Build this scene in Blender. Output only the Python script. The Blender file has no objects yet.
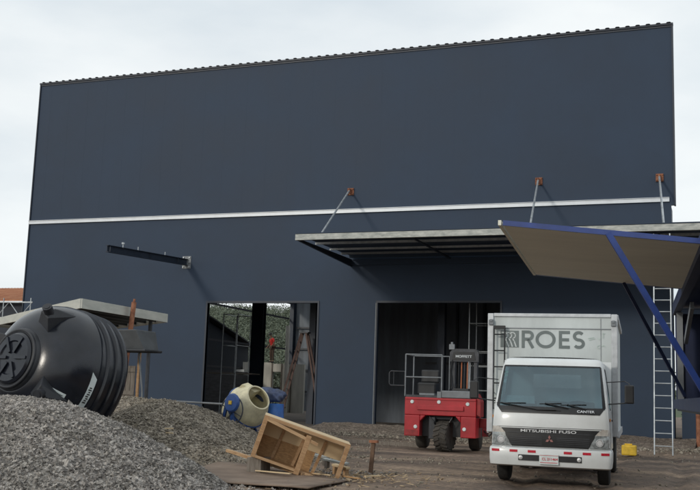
import bpy, bmesh, math, random
import numpy as np
from mathutils import Vector, Matrix
R = math.radians
C = bpy.context.scene
random.seed(7); rng = np.random.default_rng(7)

# ---------------------------------------------------------------- camera
cd = bpy.data.cameras.new('camera'); cam = bpy.data.objects.new('camera', cd)
C.collection.objects.link(cam); C.camera = cam
cd.sensor_width = 36; cd.lens = 50.834; cd.clip_start = .1; cd.clip_end = 3000
_m = Matrix(((0.935720286507521, 0.02172780261779931, 0.35207307197751514),
             (0.3512079595147341, -0.15039690833267128, -0.9241394587060281),
             (0.032871181782519854, 0.9883869042826174, -0.14836041537702876)))
# columns are camera right / up / back
cam.matrix_world = Matrix.Translation((0, 0, 1.4)) @ _m.to_4x4()

# ---------------------------------------------------------------- sky and sun
SUN_EL, SUN_AZ = 20, 203
w = bpy.data.worlds.new("World"); C.world = w; w.use_nodes = True
nt = w.node_tree; nt.nodes.clear()
out = nt.nodes.new('ShaderNodeOutputWorld'); bg = nt.nodes.new('ShaderNodeBackground')
sky = nt.nodes.new('ShaderNodeTexSky'); sky.sky_type = 'NISHITA'; sky.sun_disc = False
sky.sun_elevation = R(SUN_EL); sky.sun_rotation = R(SUN_AZ); sky.air_density = 1.0; sky.dust_density = 2.0
tc = nt.nodes.new('ShaderNodeTexCoord'); mp = nt.nodes.new('ShaderNodeMapping'); mp.inputs['Scale'].default_value = (1, 1, 2.6)
nz = nt.nodes.new('ShaderNodeTexNoise'); nz.inputs['Scale'].default_value = 2.2; nz.inputs['Detail'].default_value = 7; nz.inputs['Roughness'].default_value = .55
cr = nt.nodes.new('ShaderNodeValToRGB'); cr.color_ramp.elements[0].position = .30; cr.color_ramp.elements[0].color = (.86, .86, .86, 1)
cr.color_ramp.elements[1].position = .62; cr.color_ramp.elements[1].color = (1, 1, 1, 1)
nz2 = nt.nodes.new('ShaderNodeTexNoise'); nz2.inputs['Scale'].default_value = 3.1; nz2.inputs['Detail'].default_value = 6
cc = nt.nodes.new('ShaderNodeValToRGB'); cc.color_ramp.elements[0].position = .36; cc.color_ramp.elements[0].color = (6.5, 7.1, 7.5, 1)
cc.color_ramp.elements[1].position = .62; cc.color_ramp.elements[1].color = (8.1, 8.45, 8.55, 1)
mx = nt.nodes.new('ShaderNodeMixRGB')
nt.links.new(tc.outputs['Generated'], mp.inputs[0]); nt.links.new(mp.outputs[0], nz.inputs['Vector']); nt.links.new(mp.outputs[0], nz2.inputs['Vector'])
nt.links.new(nz.outputs[0], cr.inputs[0]); nt.links.new(nz2.outputs[0], cc.inputs[0])
nt.links.new(cr.outputs[0], mx.inputs[0]); nt.links.new(sky.outputs[0], mx.inputs[1]); nt.links.new(cc.outputs[0], mx.inputs[2])
nt.links.new(mx.outputs[0], bg.inputs[0]); bg.inputs[1].default_value = .098
nt.links.new(bg.outputs[0], out.inputs[0])
sd = bpy.data.lights.new('sun', 'SUN'); sd.energy = .9; sd.angle = R(7); sd.color = (1, .93, .82)
sun = bpy.data.objects.new('sun', sd); C.collection.objects.link(sun)
_az, _el = R(SUN_AZ), R(SUN_EL)
sun.rotation_euler = Vector((math.sin(_az)*math.cos(_el), math.cos(_az)*math.cos(_el), math.sin(_el))).to_track_quat('Z', 'Y').to_euler()
C.view_settings.view_transform = 'Standard'; C.view_settings.look = 'None'
C.view_settings.exposure = 0.25; C.view_settings.gamma = 1
C.render.engine = 'CYCLES'
C.cycles.max_bounces = 5; C.cycles.use_denoising = True

# ---------------------------------------------------------------- materials
def mat(name, col, rough=.6, metal=0, var=.15, vscale=6, bump=0, bscale=40, col2=None, stretch=None, coat=0, detail=5, spec=None):
    m = bpy.data.materials.new(name); m.use_nodes = True; t = m.node_tree; b = t.nodes['Principled BSDF']
    b.inputs['Roughness'].default_value = rough; b.inputs['Metallic'].default_value = metal
    if coat: b.inputs['Coat Weight'].default_value = coat; b.inputs['Coat Roughness'].default_value = .12
    if spec is not None: b.inputs['Specular IOR Level'].default_value = spec
    co = t.nodes.new('ShaderNodeTexCoord'); mpn = t.nodes.new('ShaderNodeMapping')
    t.links.new(co.outputs['Object'], mpn.inputs[0])
    if stretch: mpn.inputs['Scale'].default_value = stretch
    n = t.nodes.new('ShaderNodeTexNoise'); n.inputs['Scale'].default_value = vscale; n.inputs['Detail'].default_value = detail; n.inputs['Roughness'].default_value = .62
    t.links.new(mpn.outputs[0], n.inputs['Vector'])
    r = t.nodes.new('ShaderNodeValToRGB'); r.color_ramp.elements[0].position = .33; r.color_ramp.elements[1].position = .67
    c2 = col2 if col2 else tuple(min(1, c*(1+var)) for c in col)
    c1 = col if col2 else tuple(c*(1-var) for c in col)
    r.color_ramp.elements[0].color = (*c1, 1); r.color_ramp.elements[1].color = (*c2, 1)
    t.links.new(n.outputs[0], r.inputs[0]); t.links.new(r.outputs[0], b.inputs['Base Color'])
    rr = t.nodes.new('ShaderNodeMapRange'); rr.inputs['To Min'].default_value = max(.02, rough-.1); rr.inputs['To Max'].default_value = min(1, rough+.1)
    t.links.new(n.outputs[0], rr.inputs[0]); t.links.new(rr.outputs[0], b.inputs['Roughness'])
    if bump:
        n2 = t.nodes.new('ShaderNodeTexNoise'); n2.inputs['Scale'].default_value = bscale; n2.inputs['Detail'].default_value = 6
        t.links.new(mpn.outputs[0], n2.inputs['Vector'])
        bp = t.nodes.new('ShaderNodeBump'); bp.inputs['Strength'].default_value = bump; bp.inputs['Distance'].default_value = .02
        t.links.new(n2.outputs[0], bp.inputs['Height']); t.links.new(bp.outputs[0], b.inputs['Normal'])
    return m
M = {}
M['navy'] = mat('navy sheet paint', (.032, .0495, .081), .58, 0, .10, .35, .04, 3, detail=5, spec=.2)
M['navydark'] = mat('navy steel paint', (.018, .026, .042), .5, .1, .2, 3)
M['inside'] = mat('interior dark cladding', (.02, .026, .038), .7, 0, .3, .5)
M['galv'] = mat('galvanised steel', (.42, .45, .47), .45, .5, .22, 5)
M['galvold'] = mat('weathered galvanised sheet', (.24, .26, .25), .65, .2, .1, 3, .1, 20, col2=(.52, .53, .50), stretch=(1, 1, 3))
M['white'] = mat('white paint', (.58, .60, .60), .36, 0, .05, 1.6, coat=.3, col2=(.68, .71, .72), detail=8)
M['boxwhite'] = mat('dirty white panel', (.50, .54, .54), .5, 0, .10, 1.2, .05, 5, stretch=(2, 2, .6))
M['alu'] = mat('aluminium rail', (.48, .50, .52), .45, .4, .15, 6)
M['strip'] = mat('pale flashing strip', (.62, .66, .70), .4, .1, .08, 2)
M['black'] = mat('black plastic', (.012, .013, .015), .42, 0, .3, 5)
M['tank'] = mat('black polyethylene', (.009, .011, .017), .22, 0, .35, 3, .05, 60)
M['tankdusty'] = mat('dusty black plastic', (.018, .02, .025), .5, 0, .3, 4)
M['rubber'] = mat('tyre rubber', (.018, .018, .018), .85, 0, .4, 12, .3, 60)
M['dusty'] = mat('dusty tyre rubber', (.035, .033, .03), .9, 0, .4, 8, .3, 60, col2=(.075, .065, .055))
M['red'] = mat('red machine paint', (.29, .012, .018), .42, 0, .22, 2.2, coat=.2, col2=(.45, .018, .028), detail=9)
M['dullred'] = mat('faded red paint', (.25, .02, .022), .6, 0, .3, 6)
M['grey'] = mat('grey machine panel', (.17, .185, .20), .5, 0, .15, 5)
M['dgrey'] = mat('dark grey steel', (.05, .053, .06), .5, .3, .3, 7)
M['blue'] = mat('blue frame paint', (.018, .045, .20), .45, 0, .2, 5, coat=.15)
M['dblue'] = mat('dark blue box paint', (.010, .020, .065), .5, 0, .25, 1.5)
M['ply'] = mat('beige plywood lining', (.68, .67, .57), .7, 0, .1, 1.2, stretch=(.4, 2, 2), col2=(.77, .76, .65))
M['wood'] = mat('raw timber', (.31, .17, .08), .8, 0, .1, 5, .2, 30, col2=(.48, .31, .17), stretch=(1, 1, 6))
M['woodx'] = mat('raw timber lengthwise', (.34, .20, .10), .8, 0, .1, 4, .2, 30, col2=(.52, .35, .20), stretch=(.5, 5, 5))
M['osb'] = mat('strand board', (.30, .17, .08), .8, 0, .1, 26, .3, 60, col2=(.52, .32, .15), stretch=(.5, 1, 1.6))
M['palewood'] = mat('pale new plywood', (.62, .48, .30), .75, 0, .06, 3, stretch=(.5, 3, 3))
M['oldwood'] = mat('grey weathered timber', (.13, .11, .09), .9, 0, .1, 5, .3, 30, col2=(.24, .21, .18), stretch=(6, 6, .7))
M['chips'] = mat('mixed wood chips', (.16, .11, .07), .85, 0, .1, 3, col2=(.50, .38, .24))
M['stepl'] = mat('worn brown ladder rail', (.10, .06, .05), .7, 0, .3, 5)
M['plate'] = mat('dusty brown plywood sheet', (.16, .115, .085), .85, 0, .1, 2.5, .2, 25, col2=(.25, .19, .145))
M['fascia'] = mat('pale grey fascia paint', (.42, .43, .39), .65, 0, .1, 2, col2=(.52, .52, .47), stretch=(1, 1, 4))
M['rust'] = mat('rusty steel', (.16, .055, .028), .85, 0, .2, 9, .2, 40, col2=(.36, .16, .09))
M['orange'] = mat('rust orange roof sheet', (.36, .12, .05), .75, 0, .1, 1.2, col2=(.52, .25, .13), stretch=(3, .6, 1))
M['cream'] = mat('cream mixer paint', (.60, .55, .38), .6, 0, .2, 6, .15, 20)
M['mixblue'] = mat('blue mixer paint', (.022, .07, .24), .45, 0, .25, 8)
M['tarp'] = mat('dark blue tarpaulin', (.03, .045, .10), .5, 0, .5, 10, .6, 9)
M['yellow'] = mat('yellow plastic', (.62, .40, .03), .5, 0, .2, 8)
M['skin'] = mat('skin', (.22, .12, .075), .6)
M['shirt'] = mat('red shirt cloth', (.62, .035, .03), .85, 0, .15, 20)
M['trouser'] = mat('brown trousers cloth', (.085, .055, .04), .9, 0, .25, 20)
M['dark'] = mat('near black lettering', (.015, .015, .017), .6)
M['letter'] = mat('grey lettering film', (.13, .155, .155), .55, 0, .12, 5)
M['faint'] = mat('faded lettering film', (.42, .50, .47), .6)
M['silver'] = mat('silver badge', (.62, .63, .64), .3, .6)
M['lampglass'] = mat('headlamp lens', (.30, .33, .34), .12, .3, .5, 14, coat=1)
M['amber'] = mat('amber lens', (.6, .22, .03), .3)
M['redref'] = mat('red reflector', (.5, .01, .03), .3, 0, .2, 30)
M['paper'] = mat('paper', (.62, .68, .68), .7)
M['green'] = mat('pale green sticker', (.42, .62, .48), .6)
M['teal'] = mat('teal fitting', (.02, .30, .28), .4)
M['conc'] = mat('pale concrete wall', (.46, .45, .41), .85, 0, .2, 1.0, .3, 14, col2=(.66, .64, .58), stretch=(2, 2, .5))
M['slab'] = mat('dusty concrete floor', (.16, .135, .115), .85, 0, .3, 1.2, .2, 20)
M['leaf'] = mat('hill foliage', (.095, .115, .082), .8, 0, .1, .12, col2=(.125, .15, .105), detail=8)  # haze over the hill is put into the colour: paled, close leaf tones
M['hillm'] = mat('wooded hill', (.06, .08, .05), .9, 0, .1, .08, .5, .6, col2=(.075, .10, .045), detail=8)
M['bark'] = mat('bark', (.12, .09, .06), .9)
M['hose'] = mat('orange hydraulic hose', (.42, .13, .05), .5)

def glassmat():
    m = bpy.data.materials.new('windscreen glass'); m.use_nodes = True; t = m.node_tree
    t.nodes.remove(t.nodes['Principled BSDF']); o = t.nodes['Material Output']
    tr = t.nodes.new('ShaderNodeBsdfTransparent'); tr.inputs[0].default_value = (.30, .42, .46, 1)
    gl = t.nodes.new('ShaderNodeBsdfGlossy'); gl.inputs['Roughness'].default_value = .03; gl.inputs[0].default_value = (.62, .78, .86, 1)
    fr = t.nodes.new('ShaderNodeFresnel'); fr.inputs[0].default_value = 1.6
    mr = t.nodes.new('ShaderNodeMapRange'); mr.inputs['To Min'].default_value = .12; mr.inputs['To Max'].default_value = 1
    mi = t.nodes.new('ShaderNodeMixShader')
    t.links.new(fr.outputs[0], mr.inputs[0]); t.links.new(mr.outputs[0], mi.inputs[0]); t.links.new(tr.outputs[0], mi.inputs[1]); t.links.new(gl.outputs[0], mi.inputs[2]); t.links.new(mi.outputs[0], o.inputs[0])
    return m
M['glass'] = glassmat()

def gravelmat(name, a, b, c):
    m = bpy.data.materials.new(name); m.use_nodes = True; t = m.node_tree; p = t.nodes['Principled BSDF']; p.inputs['Roughness'].default_value = .88
    co = t.nodes.new('ShaderNodeTexCoord')
    v = t.nodes.new('ShaderNodeTexVoronoi'); v.inputs['Scale'].default_value = 24
    t.links.new(co.outputs['Object'], v.inputs['Vector'])
    sp = t.nodes.new('ShaderNodeSeparateColor'); t.links.new(v.outputs['Color'], sp.inputs[0])
    r = t.nodes.new('ShaderNodeValToRGB'); e = r.color_ramp.elements
    e[0].position = .05; e[0].color = (*a, 1); e[1].position = .95; e[1].color = (*c, 1); k = e.new(.5); k.color = (*b, 1)
    t.links.new(sp.outputs[0], r.inputs[0])
    n = t.nodes.new('ShaderNodeTexNoise'); n.inputs['Scale'].default_value = 1.6; n.inputs['Detail'].default_value = 6
    t.links.new(co.outputs['Object'], n.inputs['Vector'])
    mm = t.nodes.new('ShaderNodeMixRGB'); mm.blend_type = 'MULTIPLY'; mm.inputs[0].default_value = 1
    r2 = t.nodes.new('ShaderNodeValToRGB'); r2.color_ramp.elements[0].position = .3; r2.color_ramp.elements[0].color = (.72, .70, .66, 1); r2.color_ramp.elements[1].position = .7; r2.color_ramp.elements[1].color = (1.15, 1.12, 1.1, 1)
    t.links.new(n.outputs[0], r2.inputs[0]); t.links.new(r.outputs[0], mm.inputs[1]); t.links.new(r2.outputs[0], mm.inputs[2]); t.links.new(mm.outputs[0], p.inputs['Base Color'])
    bp = t.nodes.new('ShaderNodeBump'); bp.inputs['Strength'].default_value = .6; bp.inputs['Distance'].default_value = .02
    t.links.new(v.outputs['Distance'], bp.inputs['Height']); t.links.new(bp.outputs[0], p.inputs['Normal'])
    return m
M['gravel'] = gravelmat('crushed stone', (.12, .113, .107), (.25, .237, .224), (.45, .432, .41))
M['gravelbrown'] = gravelmat('dirty crushed stone', (.115, .102, .085), (.215, .19, .155), (.37, .335, .28))

def groundmat():
    m = bpy.data.materials.new('damp yard earth'); m.use_nodes = True; t = m.node_tree; p = t.nodes['Principled BSDF']
    co = t.nodes.new('ShaderNodeTexCoord')
    def noise(s, d=6, st=None):
        n = t.nodes.new('ShaderNodeTexNoise'); n.inputs['Scale'].default_value = s; n.inputs['Detail'].default_value = d; n.inputs['Roughness'].default_value = .6
        if st:
            q = t.nodes.new('ShaderNodeMapping'); q.inputs['Scale'].default_value = st; t.links.new(co.outputs['Object'], q.inputs[0]); t.links.new(q.outputs[0], n.inputs['Vector'])
        else: t.links.new(co.outputs['Object'], n.inputs['Vector'])
        return n
    n1 = noise(.45, 7, (.6, 1.6, 1)); n2 = noise(9, 8); n3 = noise(45, 5)
    r1 = t.nodes.new('ShaderNodeValToRGB'); e = r1.color_ramp.elements
    e[0].position = .36; e[0].color = (.092, .068, .052, 1); e[1].position = .66; e[1].color = (.33, .25, .185, 1); k = e.new(.5); k.color = (.185, .137, .103, 1)
    t.links.new(n1.outputs[0], r1.inputs[0])
    r2 = t.nodes.new('ShaderNodeValToRGB'); r2.color_ramp.elements[0].position = .35; r2.color_ramp.elements[0].color = (.62, .62, .62, 1); r2.color_ramp.elements[1].position = .68; r2.color_ramp.elements[1].color = (1.45, 1.4, 1.35, 1)
    t.links.new(n2.outputs[0], r2.inputs[0])
    mm = t.nodes.new('ShaderNodeMixRGB'); mm.blend_type = 'MULTIPLY'; mm.inputs[0].default_value = 1
    t.links.new(r1.outputs[0], mm.inputs[1]); t.links.new(r2.outputs[0], mm.inputs[2]); t.links.new(mm.outputs[0], p.inputs['Base Color'])
    rr = t.nodes.new('ShaderNodeMapRange'); rr.inputs['From Min'].default_value = .35; rr.inputs['From Max'].default_value = .6; rr.inputs['To Min'].default_value = .62; rr.inputs['To Max'].default_value = .95
    t.links.new(n1.outputs[0], rr.inputs[0]); t.links.new(rr.outputs[0], p.inputs['Roughness'])
    ad = t.nodes.new('ShaderNodeMath'); ad.operation = 'ADD'; t.links.new(n2.outputs[0], ad.inputs[0]); t.links.new(n3.outputs[0], ad.inputs[1])
    bp = t.nodes.new('ShaderNodeBump'); bp.inputs['Strength'].default_value = .8; bp.inputs['Distance'].default_value = .04
    t.links.new(ad.outputs[0], bp.inputs['Height']); t.links.new(bp.outputs[0], p.inputs['Normal'])
    return m
M['ground'] = groundmat()
M['rubble'] = gravelmat('dirty rubble', (.10, .08, .065), (.20, .16, .13), (.36, .31, .26))

# ---------------------------------------------------------------- mesh helpers
class MB:
    def __init__(s): s.v = []; s.f = []
    def add(s, vs, fs):
        o = len(s.v); s.v += [tuple(v) for v in vs]; s.f += [tuple(i+o for i in f) for f in fs]; return s
    def box(s, c, d, rot=None):
        x, y, z = d[0]/2, d[1]/2, d[2]/2
        vs = [Vector((a*x, b*y, e*z)) for a in (-1, 1) for b in (-1, 1) for e in (-1, 1)]
        if rot is not None: vs = [rot @ v for v in vs]
        return s.add([v+Vector(c) for v in vs], [(0, 1, 3, 2), (4, 6, 7, 5), (0, 4, 5, 1), (2, 3, 7, 6), (0, 2, 6, 4), (1, 5, 7, 3)])
    def bb(s, a, b): return s.box([(a[i]+b[i])/2 for i in range(3)], [abs(b[i]-a[i]) for i in range(3)])
    def beam(s, a, b, w, h, up=(0, 0, 1)):
        a, b = Vector(a), Vector(b); d = (b-a); L = d.length; d.normalize(); u = Vector(up)
        if abs(d.dot(u)) > .98: u = Vector((0, 1, 0))
        sd = d.cross(u).normalized(); u = sd.cross(d).normalized()
        rot = Matrix((sd, d, u)).transposed()
        return s.box((a+b)/2, (w, L, h), rot)
    def ibeam(s, a, b, w, h, t=.02, up=(0, 0, 1)):
        a, b = Vector(a), Vector(b); d = (b-a).normalized(); u = Vector(up)
        if abs(d.dot(u)) > .98: u = Vector((0, 1, 0))
        sd = d.cross(u).normalized(); u = sd.cross(d).normalized()
        s.beam(a+u*(h/2-t/2), b+u*(h/2-t/2), w, t, up); s.beam(a-u*(h/2-t/2), b-u*(h/2-t/2), w, t, up); s.beam(a, b, t, h-2*t-.002, up)
        return s
    def tube(s, pts, r, seg=10, cap=True, r2=None):
        pts = [Vector(p) for p in pts]; n = len(pts); rings = []; vs = []
        prev = None
        for i, p in enumerate(pts):
            d = (pts[min(i+1, n-1)]-pts[max(i-1, 0)]).normalized()
            if prev is None:
                u = Vector((0, 0, 1)) if abs(d.z) < .9 else Vector((1, 0, 0)); sx = d.cross(u).normalized()
            else: sx = (prev-d*prev.dot(d)).normalized()
            prev = sx; sy = d.cross(sx); rr = r if r2 is None else r+(r2-r)*i/(n-1)
            rings.append(len(vs)); vs += [p+(sx*math.cos(2*math.pi*k/seg)+sy*math.sin(2*math.pi*k/seg))*rr for k in range(seg)]
        fs = []
        for i in range(n-1):
            for k in range(seg):
                a, b = rings[i]+k, rings[i]+(k+1) % seg; c, e = rings[i+1]+(k+1) % seg, rings[i+1]+k
                fs.append((a, b, c, e))
        if cap: fs.append(tuple(range(seg))[::-1]); fs.append(tuple(rings[-1]+k for k in range(seg)))
        return s.add(vs, fs)
    def ring(s, c, axis, rad, r, n=32, seg=8):
        ax = Vector(axis).normalized(); u = ax.orthogonal().normalized(); v = ax.cross(u); c = Vector(c); vs = []; fs = []
        for i in range(n):
            a = 2*math.pi*i/n; d = u*math.cos(a)+v*math.sin(a)
            for k in range(seg):
                b = 2*math.pi*k/seg; vs.append(c+d*(rad+r*math.cos(b))+ax*r*math.sin(b))
        for i in range(n):
            for k in range(seg): fs.append((i*seg+k, ((i+1) % n)*seg+k, ((i+1) % n)*seg+(k+1) % seg, i*seg+(k+1) % seg))
        return s.add(vs, fs)
    def lathe(s, prof, c=(0, 0, 0), axis=(0, 0, 1), seg=32):
        ax = Vector(axis).normalized(); u = ax.orthogonal().normalized(); v = ax.cross(u); c = Vector(c); vs = []; fs = []
        for (r, z) in prof:
            for k in range(seg):
                a = 2*math.pi*k/seg; vs.append(c+ax*z+(u*math.cos(a)+v*math.sin(a))*r)
        for i in range(len(prof)-1):
            for k in range(seg): fs.append((i*seg+k, i*seg+(k+1) % seg, (i+1)*seg+(k+1) % seg, (i+1)*seg+k))
        if prof[0][0] > 1e-4: fs.append(tuple(range(seg))[::-1])
        if prof[-1][0] > 1e-4: fs.append(tuple((len(prof)-1)*seg+k for k in range(seg)))
        return s.add(vs, fs)
    def prism(s, poly, d):
        n = len(poly); d = Vector(d); vs = [Vector(p) for p in poly]+[Vector(p)+d for p in poly]
        fs = [tuple(range(n))[::-1], tuple(n+i for i in range(n))]+[(i, (i+1) % n, n+(i+1) % n, n+i) for i in range(n)]
        return s.add(vs, fs)
    def grid(s, P):
        nr, nc = len(P), len(P[0]); vs = [p for r in P for p in r]
        return s.add(vs, [(i*nc+j, i*nc+j+1, (i+1)*nc+j+1, (i+1)*nc+j) for i in range(nr-1) for j in range(nc-1)])
    def build(s, name, m, parent=None, smooth=False, bevel=0, solid=0, loc=None, fix=True):
        me = bpy.data.meshes.new(name); me.from_pydata([tuple(v) for v in s.v], [], s.f)
        if fix:
            bm = bmesh.new(); bm.from_mesh(me); bmesh.ops.recalc_face_normals(bm, faces=bm.faces); bm.to_mesh(me); bm.free()
        me.materials.append(M[m] if isinstance(m, str) else m)
        o = bpy.data.objects.new(name, me); C.collection.objects.link(o)
        if parent: o.parent = parent
        if loc is not None: o.location = loc
        if smooth:
            me.polygons.foreach_set('use_smooth', [True]*len(me.polygons))
            try: me.set_sharp_from_angle(angle=R(smooth if smooth is not True else 40))
            except Exception: pass
        if solid:
            q = o.modifiers.new('solid', 'SOLIDIFY'); q.thickness = solid; q.offset = 0
        if bevel:
            q = o.modifiers.new('bevel', 'BEVEL'); q.width = bevel; q.segments = 2; q.limit_method = 'ANGLE'; q.angle_limit = R(35)
        return o
def tag(o, label=None, cat=None, group=None, kind=None):
    if label: o['label'] = label
    if cat: o['category'] = cat
    if group: o['group'] = group
    if kind: o['kind'] = kind
    return o
def empty(name, loc, label, cat, group=None, rot=(0, 0, 0)):
    o = bpy.data.objects.new(name, None); C.collection.objects.link(o); o.location = loc; o.rotation_euler = rot
    o.empty_display_size = .3
    return tag(o, label, cat, group)
def copy_tree(o, parent=None):
    c = o.copy(); C.collection.objects.link(c); c.parent = parent
    for ch in list(o.children): copy_tree(ch, c)
    return c
def text(s, size, name, m, parent, loc, rot=(R(90), 0, 0), ext=.002, off=0, align='CENTER', sx=1, shear=0):
    cu = bpy.data.curves.new(name, 'FONT'); cu.body = s; cu.size = size; cu.extrude = ext; cu.offset = off; cu.align_x = align; cu.align_y = 'CENTER'; cu.shear = shear
    t = bpy.data.objects.new(name, cu); C.collection.objects.link(t); bpy.context.view_layer.update()
    me = bpy.data.meshes.new_from_object(t.evaluated_get(bpy.context.evaluated_depsgraph_get()))
    bpy.data.objects.remove(t); me.materials.clear(); me.materials.append(M[m])
    o = bpy.data.objects.new(name, me); C.collection.objects.link(o); o.parent = parent; o.location = loc; o.rotation_euler = rot; o.scale = (sx, 1, 1)
    return o
def h2(x, y, s=1.0, o=0):   # cheap smooth value noise (numpy)
    x = np.asarray(x)*s+o*13.7; y = np.asarray(y)*s+o*7.3
    xi = np.floor(x).astype(int); yi = np.floor(y).astype(int); fx = x-xi; fy = y-yi; fx = fx*fx*(3-2*fx); fy = fy*fy*(3-2*fy)
    def r(a, b): return np.modf(np.abs(np.sin(a*127.1+b*311.7+o*74.7)*43758.5453))[0]
    return (r(xi, yi)*(1-fx)+r(xi+1, yi)*fx)*(1-fy)+(r(xi, yi+1)*(1-fx)+r(xi+1, yi+1)*fx)*fy
def fbm(x, y, s, o=0, n=4): return sum(h2(x, y, s*2**k, o+k)*.5**k for k in range(n))/sum(.5**k for k in range(n))-.5

# ---------------------------------------------------------------- ground, slab, hill
def axis(lo, hi, st, far):
    a = list(np.arange(lo, hi+1e-6, st)); g = st; x = hi
    while x < far: g *= 1.35; x += g; a.append(x)
    g = st; x = lo
    while x > -far: g *= 1.35; x -= g; a.insert(0, x)
    return np.array(a)
gx = axis(-17, 5, .14, 900); gy = axis(6, 36, .14, 900)
X, Y = np.meshgrid(gx, gy)
inn = np.clip(np.minimum(np.minimum(X+19, 7-X), np.minimum(Y-3, 38-Y))/2, 0, 1)
def gz(x, y):
    z = .05*fbm(x, y, .5, 1)+.035*fbm(x, y, 2.2, 2, 3)
    for c in (-.84, .84, 2.1, 3.7):      # wheel ruts left by vehicles driving in
        u = x+2.6+.10*(y-16.6)*.9-c+.25*np.sin(y*.35+c); m = np.exp(-(u/.17)**2); e = np.exp(-((np.abs(u)-.27)/.09)**2)
        z = z-.045*m+.018*e+m*.012*np.sin(y*26)
    return z
def gh(x, y):
    return gz(x, y)*np.clip(np.minimum(np.minimum(x+19, 7-x), np.minimum(y-3, 38-y))/2, 0, 1)-.012
Z = gh(X, Y)
g = MB(); nr, nc = X.shape
g.v = list(zip(X.ravel(), Y.ravel(), Z.ravel())); g.f = [(i*nc+j, i*nc+j+1, (i+1)*nc+j+1, (i+1)*nc+j) for i in range(nr-1) for j in range(nc-1)]
tag(g.build('ground', 'ground', smooth=80, fix=False), kind='structure')

# hill beyond the building, to the far left
HX = np.arange(-230, 20, 4.); HY = np.arange(80, 330, 4.)
hx, hy = np.meshgrid(HX, HY)
def hillz(x, y):
    t = np.clip((y-88)/75, 0, 1); s = t*t*(3-2*t)
    e = np.clip((15-x)/60, 0, 1)
    return s*e*(14.4+4*fbm(x, y, .02, 5, 3)-.025*(x+75))-1.2
hz = hillz(hx, hy); mbh = MB(); nr, nc = hx.shape
mbh.v = list(zip(hx.ravel(), hy.ravel(), hz.ravel())); mbh.f = [(i*nc+j, i*nc+j+1, (i+1)*nc+j+1, (i+1)*nc+j) for i in range(nr-1) for j in range(nc-1)]
tag(mbh.build('hill', 'hillm', smooth=80, fix=False), kind='structure')

def leafcloud(centers, radii, n, size, sq=.8):
    """many small leaf faces through the volume of lumpy crowns"""
    P = []
    for c, r in zip(centers, radii):
        k = n; d = rng.normal(size=(k, 3)); d /= np.linalg.norm(d, axis=1)[:, None]
        rad = r*(.55+.45*rng.random(k)**.4)*(1+.25*np.sin(d[:, 0]*5+c[0])*np.cos(d[:, 2]*4+c[1]))
        p = d*rad[:, None]; p[:, 2] *= sq; P.append(p+np.array(c))
    P = np.concatenate(P); N = len(P)
    a = rng.normal(size=(N, 3)); a /= np.linalg.norm(a, axis=1)[:, None]; b = rng.normal(size=(N, 3)); b -= (b*a).sum(1)[:, None]*a; b /= np.linalg.norm(b, axis=1)[:, None]
    s = size*(.6+.8*rng.random(N))[:, None]
    V = np.stack([P-a*s, P-b*s*.6, P+a*s, P+b*s*.6], 1).reshape(-1, 3)
    F = np.arange(N*4).reshape(-1, 4)
    return V, F
def npmesh(name, V, F, m, **kw):
    me = bpy.data.meshes.new(name); me.from_pydata(V.tolist(), [], F.tolist()); me.materials.append(M[m])
    o = bpy.data.objects.new(name, me); C.collection.objects.link(o); return o
cs = []; rs = []
for i in range(950):
    y = random.uniform(96, 165); x = y*random.uniform(-.62, -.40) if i < 800 else random.uniform(-170, 0)
    r = random.uniform(1.4, 3.0); cs.append((x, y, float(hillz(np.array(x), np.array(y)))+r*.5)); rs.append(r)
V, F = leafcloud(cs, rs, 330, .13)
tag(npmesh('woodland', V, F, 'leaf'), kind='stuff')

# ---------------------------------------------------------------- warehouse
L, Rr, D, TOP = -29.17, -1.54, 36.0, 14.98
B = empty('warehouse', (0, 0, 0), 'large dark navy steel warehouse with two open doorways and a white strip across its front', 'building')
o1 = (-19.9, -14.99, 4.89); o2 = (-12.48, -7.7, 4.89)
f = MB(); T = .12
def pan(x0, x1, z0, z1, y0=D, y1=D+T): f.bb((x0, y0, z0), (x1, y1, z1))
pan(L, o1[0], 0, 4.89); pan(o1[1], o2[0], 0, 4.89); pan(o2[1], Rr-.1, 0, 4.89); pan(L, Rr-.1, 4.89, 8.34); pan(L, Rr, 8.34, TOP)
# shallow sheet seams
wall = f.build('front_wall', 'navy', B)
f = MB()
x = L+.6
while x < Rr-.2:
    z0 = 8.6
    f.box((x, D-.0005, (8.66+TOP-.2)/2), (.008, .0016, TOP-8.66-.25)); x += 1.0
sm = f.build('sheet_seam', 'navy', wall)
f = MB(); f.bb((L-.06, D-.07, TOP), (Rr+.06, D+.12, TOP+.07)); f.bb((L-.06, D-.03, TOP-.07), (Rr+.06, D-.005, TOP-.003))
f.build('roof_flashing', 'navydark', B)
f = MB(); x = L+.1
while x < Rr: f.prism([(x, D-.12, TOP+.072), (x+.04, D-.12, TOP+.093), (x+.12, D-.12, TOP+.093), (x+.16, D-.12, TOP+.072)], (-.9 if x > -3 else 0, 14, -.4)); x += .36
f.prism([(L-.06, D+.13, TOP+.068), (Rr+.04, D+.13, TOP+.068), (Rr-1.0, D+14.5, TOP-.33), (L-.06, D+14.5, TOP-.33)], (0, 0, -.05))
f.build('roof', 'navydark', B)
f = MB(); f.bb((Rr-.005, D-.05, 8.34), (Rr+.05, D+.25, TOP-.003)); f.build('corner_flashing', 'navydark', B)
f = MB(); f.bb((L-.05, D-.05, .1), (L-.003, D+.25, TOP-.003)); f.build('corner_flashing', 'navydark', B)
f = MB(); f.bb((Rr-.18, D+T+.003, 0), (Rr-.105, D+.9, 8.3)); f.build('wall_return', 'navydark', B)
f = MB(); f.bb((L-.05, D-.07, 8.46), (Rr-.16, D-.004, 8.60)); f.bb((L-.05, D-.10, 8.60), (Rr-.16, D-.004, 8.615))
f.build('white_strip', 'strip', B)
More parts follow.
